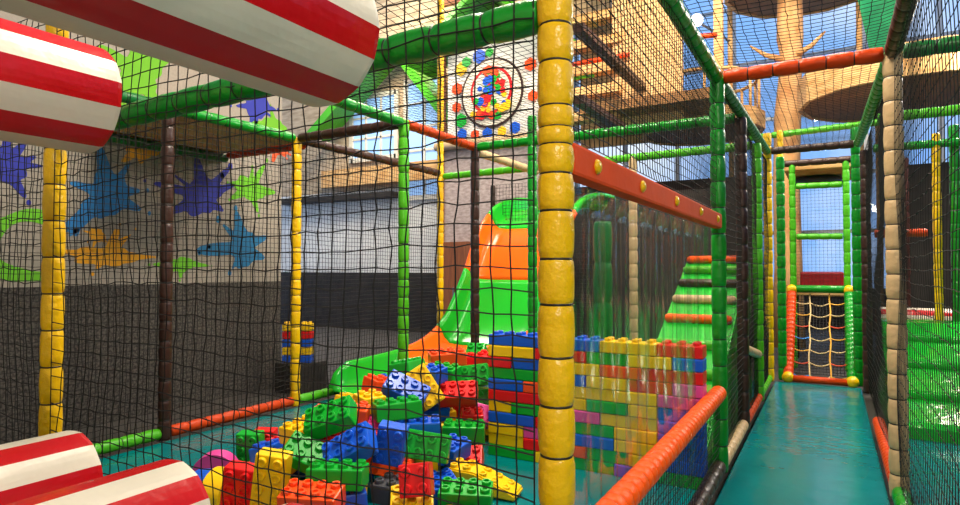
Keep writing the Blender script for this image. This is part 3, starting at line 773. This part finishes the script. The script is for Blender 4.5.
# stacked brick wall: 10 courses of bricks with staggered joints, from floor up
def brick_wall():
    ox, y = -2.42, 4.45; W = 1.66
    K = {'b': 'blue', 'y': 'yellow', 'r': 'red', 'g': 'green', 'o': 'orange', 'p': 'pink'}
    rows = [
        ('bbyr', '4543'), ('yrgyb', '44332'), ('rbyor', '24334'), ('gbyrp', '62332'), ('boyyp', '34333'), ('rygyb', '53323'),
        ('ygpyb', '24343'), ('brgyb', '43333'), ('ypbyb', '34333'), ('yrogyb', '332323'), ('gygbg', '43333')]
    n = len(rows); hgt = .088
    for ri, row in enumerate(rows):
        z = (n - 1 - ri) * hgt
        ks = [int(ch) for ch in row[1]]; ns = [max(2, k) for k in ks]; unit = W / sum(ks); x = ox
        nm = ['bottom course'] if ri == n - 1 else ['top course' if ri == 0 else '%s course from the top' % ['', 'second', 'third', 'fourth', 'fifth', 'sixth', 'seventh', 'eighth', 'ninth', 'tenth'][ri]]
        for i, (ch, k) in enumerate(zip(row[0], ks)):
            L = unit * k; me = wall_brick(round(L - .004, 4), hgt - .003, k, K[ch])
            o = bpy.data.objects.new('toy_brick', me[0]); COL.objects.link(o); o.location = (x + L / 2, y + (.004 if (i + ri) % 3 == 0 else -.003), z)
            if ri == 0:
                add_studs(o, me[1])
            cnt = len(row[0])
            pos = 'left end' if i == 0 else 'right end' if i == cnt - 1 else '%s from the left' % ['', 'second', 'third', 'fourth', 'fifth', 'sixth'][i]
            tag(o, '%s brick, %s, %s of the brick wall' % (K[ch], nm[0], pos), 'toy brick', 'toy bricks of the stacked wall')
            x += L
_wb = {}
def wall_brick(L, H, k, c):
    key = (L, k, c)
    if key not in _wb:
        bm = bmesh.new(); bm_box(bm, (-L/2, -.075, 0), (L/2, .075, H), .009)
        me = bpy.data.meshes.new('toy_brick'); bm.to_mesh(me); bm.free(); me.materials.append(BR[c])
        ms = [(stud_of(.0255, c), ((i - (k - 1) / 2) * L / k, j * .0375, H)) for i in range(k) for j in (-1, 1)]
        _wb[key] = (me, ms)
    return _wb[key]
brick_wall()

# small stack of bricks outside the pit, behind the thin yellow post
for i, (c, t) in enumerate((('blue', 'lowest'), ('yellow', 'second'), ('blue', 'third'), ('red', 'fourth'), ('yellow', 'topmost'))):
    brick('2x5', c, (-6.02, 5.80, -.10 + i * .102 + .38), Quaternion((0, 0, 1), .518), '%s brick, %s of the small stack behind the thin yellow post' % (c, t), 'bricks in the small stack')
box_o = box('storage_box', (-6.25, 5.62, -.1), (-5.8, 6.1, .28), M['dark'], None, .015)
tag(box_o, 'dark box under the small stack of bricks by the splashed wall', 'box')

# ------------------------------------------------------------------ slide
def slide():
    root = empty('slide', (-4.45, 5.2, 0)); tag(root, 'wide green and orange plastic slide ending at the brick heap', 'slide')
    prof = [(5.22, .10), (5.6, .10), (6.0, .11), (6.45, .13), (6.9, .18), (7.25, .27), (7.58, .42), (7.85, .62), (8.05, .84), (8.25, 1.1), (8.45, 1.38), (8.62, 1.66), (8.8, 1.9), (9.05, 2.12), (9.35, 2.3), (9.8, 2.42), (10.3, 2.48), (10.9, 2.5)]
    def sample(s):
        s *= (len(prof) - 1); i = min(int(s), len(prof) - 2); f = s - i
        a, b = prof[max(i-1, 0)], prof[i]; c, d = prof[i+1], prof[min(i+2, len(prof)-1)]
        def cr(p0, p1, p2, p3): return .5 * (2*p1 + (p2-p0)*f + (2*p0-5*p1+4*p2-p3)*f*f + (3*p1-p0-3*p2+p3)*f**3)
        return Vector((0, cr(a[0], b[0], c[0], d[0]), cr(a[1], b[1], c[1], d[1])))
    xl, xr = -.46, .46
    cross = [(xl - .035, .24), (xl - .02, .31), (xl + .02, .31), (xl + .035, .26), (xl + .05, .12), (xl + .11, .02), (xl + .25, 0), (0, -.005), (xr - .25, 0), (xr - .11, .02), (xr - .05, .12), (xr - .035, .26), (xr - .02, .31), (xr + .02, .31), (xr + .035, .24)]
    def section(s0, s1, mat, n, lab):
        bm = bmesh.new(); rows = []
        for i in range(n + 1):
            s = s0 + (s1 - s0) * i / n; p = sample(s)
            t = (sample(min(s + .004, 1)) - sample(max(s - .004, 0))).normalized(); nn = Vector((0, -t.z, t.y))
            side = 1.0
            if s < .045: side = .15 + .85 * (s / .045) ** .5
            g = max(0, min(1, (p.y - 6.6) / 1.1)); g = g * g * (3 - 2 * g) * .56
            rows.append([bm.verts.new(Vector((cx + (g * (cx - xl) / (xr - xl) if cx > xl + .3 else 0), p.y - 5.2, p.z)) + nn * (cz * (side if cz > .03 else 1))) for cx, cz in cross])
        for a, b in zip(rows, rows[1:]):
            for j in range(len(cross) - 1): bm.faces.new((a[j], a[j+1], b[j+1], b[j]))
        o = from_bm('slide_section', bm, mat, root, True); o['label'] = lab
        sd = o.modifiers.new('thick', 'SOLIDIFY'); sd.thickness = .012; sd.offset = 0
    section(0, .185, M['slide_green'], 12, 'green exit section')
    section(.185, .345, M['slide_orange'], 12, 'orange section')
    section(.345, .575, M['slide_green'], 16, 'green middle section')
    section(.575, .77, M['slide_orange'], 14, 'orange upper section')
    section(.77, 1, M['slide_green'], 14, 'green top section')
    for yy, zz in ((2.1, .2), (3.4, 1.3), (5.3, 2.45)):
        for xx in (-.36, .36 if yy < 3 else .86): tube('support_leg', [(xx, yy, -.1), (xx, yy, zz - .06)], .03, M['metal'], root, 10)
slide()

# ------------------------------------------------------------------ green ramp of foam rollers behind the brick wall
def ramp_stairs():
    root = empty('foam_ramp', (-1.14, 4.7, 0)); tag(root, 'green padded climbing ramp with foam rollers, behind the stacked brick wall', 'ramp')
    hw = .33; y0, z0, y1, z1 = 0, .12, 2.75, 1.58
    bm = bmesh.new()
    pr = [(y0, 0), (y0, z0), (y1, z1), (y1 + .3, z1), (y1 + .3, 0)]
    a = [bm.verts.new((-hw, y, z)) for y, z in pr]; b = [bm.verts.new((hw, y, z)) for y, z in pr]
    for i in range(5): bm.faces.new((a[i], a[(i+1) % 5], b[(i+1) % 5], b[i]))
    bm.faces.new(a); bm.faces.new(b[::-1]); bmesh.ops.recalc_face_normals(bm, faces=bm.faces)
    bmesh.ops.bevel(bm, geom=bm.edges[:], offset=.02, segments=2, affect='EDGES')
    from_bm('ramp_body', bm, M['rampgreen'], root, False)
    for f, c, lab in ((.30, 'lgreen', 'light green roller'), (.44, 'lgreen', 'light green roller'), (.58, 'orange', 'orange roller'), (.70, 'beige', 'beige roller'), (.81, 'brown', 'dark brown roller'), (.905, 'lgreen', 'light green roller'), (.985, 'orange', 'orange roller')):
        y, z = y0 + (y1 - y0) * f, z0 + (z1 - z0) * f + .035
        o = tube('foam_roller', [(-hw + .02 , y, z), (-hw + .05, y, z), (hw - .05, y, z), (hw - .02, y, z)], .045, M[c], root, 14, [.03, .045, .045, .03]); o['label'] = lab
M['rampgreen'] = vinyl('ramp_green_vinyl', '#16B52E', .3, .25, 8)
ramp_stairs()

pc = padded('padded_column', (-2.58, Y5 + .1, 0), (-2.58, Y5 + .1, 2.1), M['dgreen'], 'short dark green padded column seen through the clear curtain, left of the beige post', 'column', None, .12, .5, False)

# ------------------------------------------------------------------ climbing ramp and tower at the end of the corridor
def climb():
    root = empty('rope_ramp', (-.15, 9.12, 0)); tag(root, 'rope climbing ramp with orange and green padded frame at the corridor end', 'climbing ramp')
    w = .365; A = Vector((0, 0, .05)); B = Vector((0, 1.15, 1.17))
    def rail(x, mat, nm, lab):
        d = B - A; pts, rad = [], []
        k = 20
        for i in range(k):
            for f, q in ((0, .85), (.15, 1), (.85, 1), (.999, .85)):
                pts.append(A + d * ((i + f) / k) + Vector((x, 0, 0))); rad.append(.064 * q)
        o = tube(nm, pts, .062, mat, root, 14, rad); o['label'] = lab
    rail(-w, M['rust'], 'side_rail', 'orange side rail'); rail(w, M['green'], 'side_rail', 'green side rail')
    o = tube('bottom_rail', [A + Vector((-w, -.02, 0)), A + Vector((w, -.02, 0))], .045, M['rust'], root, 14); o['label'] = 'orange bottom rail'
    o = tube('top_rail', [B + Vector((-w, 0, .02)), B + Vector((w, 0, .02))], .055, M['green'], root, 14); o['label'] = 'green top rail'
    for x in (-w, w):
        for p in (A, B):
            bm = bmesh.new(); bmesh.ops.create_uvsphere(bm, u_segments=14, v_segments=8, radius=.075)
            o = from_bm('corner_pad', bm, M['yellow'], root, True); o.location = p + Vector((x, -.02, .01)); o['label'] = 'yellow corner pad'
    rope = {'yellow': plain('yellow_rope', '#D09A34', .8), 'red': plain('red_rope', '#C8482C', .8), 'blue': plain('blue_rope', '#2E78C8', .8), 'cream': plain('cream_rope', '#BFA878', .8)}
    n = Vector((0, -.7, .72)).normalized()
    def at(u, v): return A + (B - A) * v + Vector((u * 2 * w, 0, 0)) - n * .05 * math.sin(PI * (u + .5)) * 1.5
    for k in range(7):
        v = .07 + k * .135
        c = ('blue', 'red', 'yellow', 'blue', 'red', 'yellow', 'cream')[k]
        for a, b, cc in ((-.5, -.17, c), (-.17, .17, 'cream'), (.17, .5, ('yellow', 'red', 'cream')[k % 3])):
            pts = [at(a + (b - a) * i / 8, v - .03 * math.sin(PI * i / 8)) for i in range(9)]
            o = tube('net_rope', pts, .0095, rope[cc], root, 6); o['label'] = cc + ' cross rope'
    for u, cc in ((-.17, 'cream'), (.17, 'yellow')):
        pts = [at(u + .01 * math.sin(i * 1.3), i / 14) for i in range(15)]
        o = tube('net_rope', pts, .0105, rope[cc], root, 6); o['label'] = cc + ' upright rope'
climb()
dk = box('tower_deck', (-.62, 10.50, 1.08), (.32, 12.6, 1.16), M['tan'], None, .01); tag(dk, 'timber deck of the tower behind the rope ramp', 'deck')
for (x, y) in ((-.55, 12.4), (.25, 12.4)): tube('deck_leg', [(x + .15, y - 11.55, -1.18), (x + .15, y - 11.55, 0)], .04, M['brown'], dk, 10)
pd = box('crash_pad', (-.42, 10.62, 1.16), (.16, 10.95, 1.44), M['dred'], None, .03); tag(pd, 'crimson padded block on the tower deck above the rope ramp', 'pad')
post(-.50, 10.42, 'lgreen', 'light green left post of the tower behind the rope ramp', z1=3.1, z0=0, ties=False, r=.045)
post(.20, 10.42, 'lgreen', 'light green right post of the tower behind the rope ramp', z1=3.1, z0=0, ties=False, r=.045)
post(-.66, 10.42, 'yellow', 'yellow left post of the tower behind the rope ramp', z1=3.6, ties=False, r=.045)
beam((-.50, 10.42, 1.97), (.20, 10.42, 1.96), 'lgreen', 'light green rail of the tower, lower of two', ties=False, r=.045)
beam((-.50, 10.42, 2.73), (.20, 10.42, 2.72), 'lgreen', 'light green rail of the tower, upper of two', ties=False, r=.045)
beam((-.66, 10.42, 3.08), (.33, 10.42, 3.08), 'brown', 'dark brown beam over the tower opening', ties=False, r=.05)
hd = tube('round_hood', [(-.18, 11.6, 2.86), (-.18, 11.6, 2.9), (-.18, 11.6, 3.0)], .3, M['grey'], None, 24, [.40, .42, .3]); tag(hd, 'dark round hood under the roof of the tower behind the rope ramp', 'hood')
cn = box('tower_canopy', (-.62, 10.6, 3.0), (.32, 12.3, 3.12), M['tan'], None, .01); tag(cn, 'tan roof panel over the tower behind the rope ramp', 'canopy')

# ------------------------------------------------------------------ right-hand play area
gb = empty('padded_block', (1.6, 6.62, -.1)); tag(gb, 'shiny green padded incline with ridges behind the right-hand net', 'padded block')
bm = bmesh.new(); pr = [(0, 0), (0, .20), (.06, .24), (2.2, .96), (2.5, .98), (2.5, 0)]
a_ = [bm.verts.new((-1.12, y, z)) for y, z in pr]; b_ = [bm.verts.new((1.4, y, z)) for y, z in pr]
for i in range(6): bm.faces.new((a_[i], a_[(i+1) % 6], b_[(i+1) % 6], b_[i]))
bm.faces.new(a_); bm.faces.new(b_[::-1])
M['blockgreen'] = vinyl('block_green_vinyl', '#12A52A', .16, .9, 3, .06)
from_bm('incline', bm, M['blockgreen'], gb)
for k in range(3):
    yy = .5 + .62 * k; zz = .24 + (yy - .06) * .336
    tube('padded_ridge', [(-1.1, yy, zz), (1.38, yy, zz)], .06, M['blockgreen'], gb, 12)

def cross_roller(x0, x1, y, z, r, label):
    bm = bmesh.new(); n, per = 12, 3; N = n * per; rings = []
    for x, q in ((x0, .9), (x0 + .03, 1), (x1 - .03, 1), (x1, .9)):
        rings.append([bm.verts.new((x - x0, r * q * math.cos(2*PI*i/N), r * q * math.sin(2*PI*i/N))) for i in range(N)])
    for a, b in zip(rings, rings[1:]):
        for i in range(N):
            f = bm.faces.new((a[i], a[(i+1) % N], b[(i+1) % N], b[i])); f.material_index = (i // per) % 2
    bm.faces.new(rings[0]); bm.faces.new(rings[-1])
    o = from_bm('striped_roller', bm, None, None, True, mats=[M['red'], M['white']]); o.location = (x0, y, z)
    L = x1 - x0
    for xx in (.2, L - .2): tube('stand', [(xx, 0, -z - .1), (xx, 0, -r + .02)], .03, M['metal'], o, 8)
    return tag(o, label, 'roller', 'red and white striped padded rollers')
cross_roller(.50, 1.75, 9.6, .82, .17, 'striped red and white roller lying across, behind the right-hand net')

# ------------------------------------------------------------------ nets
c = .0665
def grid_net(label, p, axis, length, z0, z1, cell, **k):
    n = max(1, round(length / cell)); m = max(1, round((z1 - z0) / cell))
    U = Vector(axis) * (length / n); V = Vector((0, 0, (z1 - z0) / m))
    return net(label, (p[0], p[1], z0), U, V, n, m, **k)
grid_net('coarse black rope net in front of the brick heap, between the two yellow posts', (X1 + .06, Y1 - .03), (1, 0, 0), X3 - X1 - .12, .02, 2.9, .0695, r=.0030, wob=.0075, seed=2)
grid_net('coarse black rope net at the far left, beside the left yellow post', (-6.4, Y1 - .02), (1, 0, 0), X1 + 6.4 - .07, .02, 2.9, .0695, r=.0028, wob=.0075, seed=3)
grid_net('black rope net along the left side of the brick pit, before the splashed wall', (X0, Y1 + .06), (0, 1, 0), Y5 - Y1, .1, ZT, .05, r=.0030, wob=.004, seed=4)
grid_net('black rope net across the back of the pit, left of the slide top', (X0, 9.3), (1, 0, 0), 2.2, 0, ZT, .06, r=.0034, wob=.004, seed=15)
grid_net('black rope net above the orange header board', (X3, Y1 + .06), (0, 1, 0), Y3 - Y1 - .1, 1.92, ZT, .05, r=.0024, wob=.004, seed=5)
grid_net('black rope net below the bright orange padded rail', (X3, Y1 + .06), (0, 1, 0), Y3 - Y1 - .1, .06, .55, .05, r=.0024, wob=.003, seed=6)
grid_net('black rope net along the left of the corridor, beyond the bright green post', (X3, Y3 + .06), (0, 1, 0), Y6 - Y3 - .1, .06, ZT, .055, r=.0024, wob=.004, seed=7)
grid_net('black rope net along the right of the corridor, behind the cream post', (X4, Y1 + .06), (0, 1, 0), 8.75 - Y1 - .1, .06, ZT, .068, r=.0021, wob=.005, seed=8)
net('black rope net roofing the corridor', (X3 + .03, Y1, ZT + .04), ((X4 - X3 - .06) / 17, 0, 0), (0, 7.3 / 115, .1 / 115), 17, 115, r=.0024, wob=.004, sag=.03, seed=9)
net('black rope net roofing the brick pit', (X1, Y1, ZT + .04), ((X3 - X1) / 42, 0, 0), (0, (Y4 - Y1) / 66, 0), 42, 66, r=.0022, wob=.004, sag=.06, seed=10)
net('black rope net hanging behind the ropes of the climbing ramp', (-.47, 9.28, .1), (.64 / 16, 0, 0), (0, 1.02 / 30, 1.0 / 30), 16, 30, r=.0045, wob=.003, seed=16)
grid_net('fine black rope net closing the tower opening behind the rope ramp', (-.46, 10.42), (1, 0, 0), .62, 1.2, 2.7, .05, r=.002, wob=.002, seed=12)

# ------------------------------------------------------------------ canopy beside the pit, trees, towers and houses beyond
cp = box('canopy_panel', (WX + .02, Y2 + .1, 2.90), (X0 - .07, Y3 + .1, 2.96), M['tan'], None, .005); tag(cp, 'tan canopy panel between splashed wall and green beam', 'canopy')
beam((WX + .06, Y2 + .1, 2.84), (WX + .06, Y3 + .2, 2.84), 'dgreen', 'dark green beam under the tan canopy, along the splashed wall', ties=False)
beam((WX + .06, Y3 + .15, 2.88), (X0, Y3 + .15, 2.88), 'rust', 'rust red beam under the far edge of the tan canopy', ties=False)

def disc(x, y, z, r, th, label, seg=14, slats=False, rail=False):
    root = empty('tree_platform', (x, y, z)); tag(root, label, 'platform', 'round timber tree platforms')
    bm = bmesh.new()
    a = [bm.verts.new((r * math.cos(2*PI*i/seg), r * math.sin(2*PI*i/seg), 0)) for i in range(seg)]
    b = [bm.verts.new((r * math.cos(2*PI*i/seg), r * math.sin(2*PI*i/seg), th)) for i in range(seg)]
    bm.faces.new(a[::-1]); bm.faces.new(b)
    for i in range(seg): bm.faces.new((a[i], a[(i+1) % seg], b[(i+1) % seg], b[i]))
    from_bm('deck', bm, M['soffit'], root)
    bm = bmesh.new()
    for i in range(seg):
        a0, a1 = 2*PI*i/seg, 2*PI*(i+1)/seg
        q = [Vector((rr * math.cos(t), rr * math.sin(t), zz)) for rr, t, zz in ((r+.03, a0, -.03), (r+.03, a1, -.03), (r+.03, a1, th+.05), (r+.03, a0, th+.05), (r-.04, a0, -.03), (r-.04, a1, -.03), (r-.04, a1, th+.05), (r-.04, a0, th+.05))]
        v = [bm.verts.new(p) for p in q]
        for f in ((0,1,2,3), (7,6,5,4), (0,4,5,1), (3,2,6,7)): bm.faces.new([v[k] for k in f])
    from_bm('rim', bm, M['tan'], root)
    if rail:
        for i in range(seg):
            t = 2*PI*i/seg; tube('baluster', [((r-.08)*math.cos(t), (r-.08)*math.sin(t), th), ((r-.08)*math.cos(t), (r-.08)*math.sin(t), th + .75)], .03, M['tan'], root, 6)
        tube('handrail', [((r-.08)*math.cos(2*PI*i/seg), (r-.08)*math.sin(2*PI*i/seg), th + .75) for i in range(seg + 1)], .035, M['tan'], root, 6)
    return root
disc(1.15, 12.5, 4.35, 1.62, .42, 'low round brown tree platform right of the trunk')
disc(-.35, 14.0, 7.2, 1.55, .3, 'high round tree platform around the trunk top')
disc(-2.25, 13.0, 4.22, 1.15, .25, 'low round tree platform left of the trunk, with railing', rail=True)
tr = empty('artificial_tree'); tag(tr, 'tan artificial tree with tall trunk, rising behind the corridor', 'tree')
tube('trunk', [(-.78, 14.0, -.1), (-.76, 14.0, 1.5), (-.78, 14.0, 3.2), (-.74, 14.0, 4.6), (-.66, 14.0, 5.8), (-.68, 14.0, 6.2), (-.66, 14, 8.5)], .25, M['trunkm'], tr, 16, [.32, .26, .25, .25, .20, .25, .2])
for (dx, dz, s) in ((-.28, 5.75, -1), (.24, 5.8, 1)):
    tube('branch', [(-.67 + dx * .4, 13.9, dz), (-.67 + dx * 1.6, 13.75, dz + .10), (-.67 + dx * 2.6, 13.7, dz + .32)], .05, M['trunkm'], tr, 8, [.07, .05, .02])
for x, z1 in ((.55, 9), (.85, 9), (-1.9, 9)):
    o = tube('timber_pole', [(x, 14.6, -.1), (x, 14.6, z1)], .055, M['tan'], None, 10)
    tag(o, {.55: 'pale timber pole right of the trunk, left of a pair', .85: 'pale timber pole right of the trunk, right of a pair', -1.9: 'pale timber pole left of the trunk'}[x], 'pole', 'timber poles of the tree house')
# green awning cloth
bm = bmesh.new(); v = [bm.verts.new(p) for p in ((.17, 8.2, 5.3), (.95, 8.2, 5.2), (.62, 8.2, 3.75), (.42, 8.2, 3.85))]; bm.faces.new(v)
bmesh.ops.subdivide_edges(bm, edges=bm.edges[:], cuts=8, use_grid_fill=True)
for q in bm.verts: q.co.y += .03 * math.sin(q.co.x * 14 + q.co.z * 3)
aw = from_bm('awning_cloth', bm, M['cloth'], None, True); sd = aw.modifiers.new('thick', 'SOLIDIFY'); sd.thickness = .01
tag(aw, 'green pointed cloth hanging above the right of the corridor', 'cloth')

# timber tower seen above the net
tw = empty('timber_tower', (-3.0, 11, -.1)); tag(tw, 'tan timber play tower rising behind the big yellow post', 'tower')
box('boarded_wall', (-.55, .3, 4.2), (.72, .42, 9), M['tanrib'], tw)
box('boarded_wall', (-1.9, 2.2, 4.3), (-.35, 2.32, 8.5), M['tanrib'], tw)
box('deck', (-1.0, -.3, 4.42), (1.35, 2.0, 4.6), M['soffit'], tw)
for x in (-1.9, 1.2): box('corner_post', (x - .08, 1.2, 0), (x + .08, 1.36, 8.5), M['tan'], tw)
for i, z in enumerate((4.35, 4.85, 5.3, 5.85, 6.4)): box('cross_board', (-1.9, -.12 + i * .12, z), (-.35, .22 + i * .12, z + .17), M['tan'], tw)
for z, y0, y1 in ((4.86, -3.0, 2.0), (3.86, -3.0, -1.0)):
    box('stringer', (-.08, y0, z), (.08, y1, z + .12), M['brown'], tw)
box('tower_base', (-1.9, .4, 0), (1.2, .5, 3.0), M['dark'], tw)
bm = bmesh.new(); bmesh.ops.create_icosphere(bm, subdivisions=3, radius=.28)
for q in bm.verts:
    q.co *= 1 + .35 * math.sin(q.co.x * 17 + 1) * math.sin(q.co.z * 13); q.co.y *= .03
o = from_bm('paint_splash', bm, PAINT['navy'], tw, True); o.location = (-.9, 2.19, 6.55); o['label'] = 'navy paint splash'
tube('handrail', [(-1.6, .2, 5.55), (-.2, .2, 5.55)], .05, M['rust'], tw, 8)
tube('handrail', [(-1.9, .25, 5.3), (-.9, .25, 5.3)], .05, M['lgreen'], tw, 8)
tube('handrail', [(.75, .4, 5.75), (1.3, .4, 5.7)], .05, M['rust'], tw, 8)

# playhouse with round mural
ph = empty('playhouse', (-6.3, 11.3, -.1)); tag(ph, 'playhouse with round painted mural left of the big yellow post', 'playhouse')
box('front_wall', (-.95, 0, 4.3), (1.6, .1, 6.6), M['facade'], ph)
for x in (-1.1, 1.65): box('corner_post', (x - .06, -.05, 0), (x + .06, .08, 6.6), M['rust'] if x > 0 else M['wood'], ph)
tube('sill', [(-1.2, -.1, 4.24), (1.8, -.1, 4.24)], .09, M['beige'], ph, 12)
box('upper_wall', (-1.8, 1.0, 6.6), (2.4, 1.1, 9.6), M['paletan'], ph)
for k in range(5): box('batten', (-1.8, .9, 6.75 + k * .55), (2.4, 1.0, 6.9 + k * .55), M['wood'], ph)
box('lower_wall', (-1.1, 0, 0), (1.6, .1, 4.2), M['brickpink'], ph)
mu = empty('mural', (0, 0, 0)); mu.parent = ph; mu.location = (.16, -.03, 5.27)
def flat_disc(name, r, mat, parent, loc, th=.015, n=32, sx=1):
    bm = bmesh.new(); bmesh.ops.create_cone(bm, cap_ends=True, segments=n, radius1=r, radius2=r, depth=th)
    for q in bm.verts: q.co = Vector((q.co.x * sx, q.co.z, q.co.y))
    o = from_bm(name, bm, mat, parent); o.location = loc; return o
flat_disc('mural_border', .74, M['brown'], mu, (0, 0, 0)); flat_disc('mural_ground', .69, M['white'], mu, (0, -.012, 0))
rnd = random.Random(5)
flat_disc('painted_ring', .50, BR['red'], mu, (0, -.022, .05)); flat_disc('painted_ring', .44, M['white'], mu, (0, -.03, .05))
for k in range(60):
    f = k / 59; zz = -.52 + 1.0 * f; ww = .12 + .34 * (1 - f) ** .7
    xx = rnd.uniform(-ww, ww); cc = (('red', 'yellow', 'blue', 'orange', 'red', 'green') if f < .6 else ('red', 'green', 'orange', 'blue'))[rnd.randrange(4 if f >= .6 else 6)]
    flat_disc('painted_block', rnd.uniform(.06, .10), BR[cc], mu, (xx, -.045 - (k % 12) * .0012, zz), .012, 5 + k % 4)
for k, (x, z, c, r) in enumerate(((-.75, .62, 'yellow', .16), (-.62, .75, 'green', .12), (-.3, .82, 'blue', .16), (-.05, .86, 'green', .1), (-.85, .2, 'orange', .14), (-.86, -.2, 'orange', .12), (-.75, -.5, 'green', .16), (-.72, -.8, 'blue', .13), (-.4, -.84, 'orange', .11), (-.1, -.85, 'blue', .13), (.25, -.84, 'yellow', .11), (.55, -.8, 'blue', .13), (.95, -.2, 'orange', .12), (.9, .45, 'orange', .14))):
    flat_disc('painted_block', r, BR[c], mu, (x, -.004 - .0012 * k, z), .012, 6)
bm = bmesh.new()
def gable(bm, x0, x1, xm, zb, zt, y0, y1, w):
    for (xa, za, xb, zb_) in ((x0, zb, xm, zt), (xm, zt, x1, zb)):
        d = Vector((xb - xa, 0, zb_ - za)).normalized(); nn = Vector((-d.z, 0, d.x))
        q = [Vector((xa, 0, za)), Vector((xb, 0, zb_)), Vector((xb, 0, zb_)) + nn * w, Vector((xa, 0, za)) + nn * w]
        f = [bm.verts.new((p.x, y0, p.z)) for p in q]; g = [bm.verts.new((p.x, y1, p.z)) for p in q]
        bm.faces.new(f); bm.faces.new(g[::-1])
        for i in range(4): bm.faces.new((f[i], f[(i+1) % 4], g[(i+1) % 4], g[i]))
gable(bm, -1.7, 1.9, .1, 6.0, 7.3, -.5, .6, .12)
from_bm('roof_trim', bm, M['lgreen'], ph)
h2 = empty('gabled_house', (-9.6, 12.3, -.1)); tag(h2, 'house front with light green gable trim at upper left of the slide', 'playhouse')
bm = bmesh.new(); gable(bm, -2.3, 2.0, .35, 4.9, 6.9, -.6, .1, .2); from_bm('roof_trim', bm, M['lgreen'], h2)
box('side_pier', (1.55, -.1, 0), (1.95, .15, 6.2), M['soffit'], h2)
box('sign_band', (-2.3, -.05, 3.75), (1.5, .12, 4.2), M['tan'], h2)
kb = empty('cupboard', (-6.85, 11.0, -.1)); tag(kb, 'brown wooden cupboard behind the slide', 'cupboard')
box('carcass', (-.42, 0, 0), (.42, .25, 2.15), M['wood'], kb, .01)
for x in (-.21, .21): box('door', (x - .19, -.03, .08), (x + .19, -.005, 2.05), M['wood'], kb, .006)
for x in (-.04, .04): box('handle', (x - .01, -.05, 1.0), (x + .01, -.03, 1.2), M['metal'], kb)

lp = empty('spot_lamp', (-2.32, 13.0, 6.55)); tag(lp, 'bright round lamp shining above the corridor roof', 'lamp')
bm = bmesh.new(); bmesh.ops.create_uvsphere(bm, u_segments=16, v_segments=10, radius=.12); from_bm('bulb', bm, glow('lamp_bulb', '#FFFFFF', 12), lp, True)
tube('bracket', [(0, .1, 0), (.42, 1.6, .0)], .025, M['metal'], lp, 8)

# ------------------------------------------------------------------ light
W = bpy.data.worlds.new('sky'); SC.world = W; W.use_nodes = True
nt = W.node_tree; N, L = nt.nodes, nt.links; bg = N['Background']
tc = N.new('ShaderNodeTexCoord'); nz = N.new('ShaderNodeTexNoise'); nz.inputs['Scale'].default_value = 3.2; nz.inputs['Detail'].default_value = 6
L.new(tc.outputs['Generated'], nz.inputs['Vector'])
cr = N.new('ShaderNodeValToRGB'); cr.color_ramp.elements[0].position = .47; cr.color_ramp.elements[1].position = .72
cr.color_ramp.elements[0].color = lin('#86B4F2'); cr.color_ramp.elements[1].color = lin('#FFFFFF')
L.new(nz.outputs['Fac'], cr.inputs['Fac']); L.new(cr.outputs['Color'], bg.inputs['Color']); bg.inputs['Strength'].default_value = 1.35

def area(name, loc, target, size, power, col=(1, .93, .82), size_y=None):
    l = bpy.data.lights.new(name, 'AREA'); l.energy = power; l.color = col; l.size = size
    if size_y: l.shape = 'RECTANGLE'; l.size_y = size_y
    o = bpy.data.objects.new(name, l); COL.objects.link(o); o.location = loc
    o.rotation_mode = 'QUATERNION'; o.rotation_quaternion = (Vector(target) - Vector(loc)).to_track_quat('-Z', 'Y')
    return o
WARM = (1, .89, .73)
area('fill_light_over_pit', (-1.7, 3.7, 6.3), (-2.4, 3.7, 0), 1.4, 520, WARM)  # added area light, gives the brick heap its daylight-like highlights from above
area('fill_light_front', (2.0, -1.4, 4.4), (-.7, 2.2, 1.2), 1.0, 165, WARM)  # fill added near the camera to brighten the big yellow post
area('fill_light_corridor', (-.2, 7.0, 6.6), (-.2, 7.0, 0), 1.2, 130, WARM)  # unseen area light over the corridor, no fixture modelled
area('fill_light_slide', (-4.4, 8.4, 6.6), (-4.4, 8.0, 0), 1.4, 190, WARM)  # unseen fill above the slide, without a fixture
area('fill_light_right', (2.5, 10.8, 4.9), (1.4, 7.6, .4), 1.3, 420, WARM)  # added beyond the green incline so its vinyl catches highlights
area('fill_light_tower', (-.6, 8.4, 8.2), (-2.0, 12.6, 5.0), 1.6, 850, (1, .84, .66))  # unseen fill aimed at the timber tower and tree platforms
area('fill_light_back', (-8.6, 9.6, 7.8), (-9.0, 12.6, 3.6), 1.6, 430, WARM)  # unseen fill brightening the house fronts at the back

# ------------------------------------------------------------------ camera
cam = bpy.data.cameras.new('camera'); co = bpy.data.objects.new('camera', cam); COL.objects.link(co)
cam.sensor_fit = 'HORIZONTAL'; cam.sensor_width = 36; cam.lens = 616.4 / 960 * 36; cam.clip_end = 200; cam.clip_start = .02
co.location = (0, 0, 1.5); co.rotation_euler = (PI / 2 + .025, -.0, .518)
SC.camera = co
vs = SC.view_settings
vs.view_transform = 'Standard'; vs.look = 'None'; vs.gamma = 1; vs.use_curve_mapping = False; vs.exposure = 0
SC.cycles.transparent_max_bounces = 20
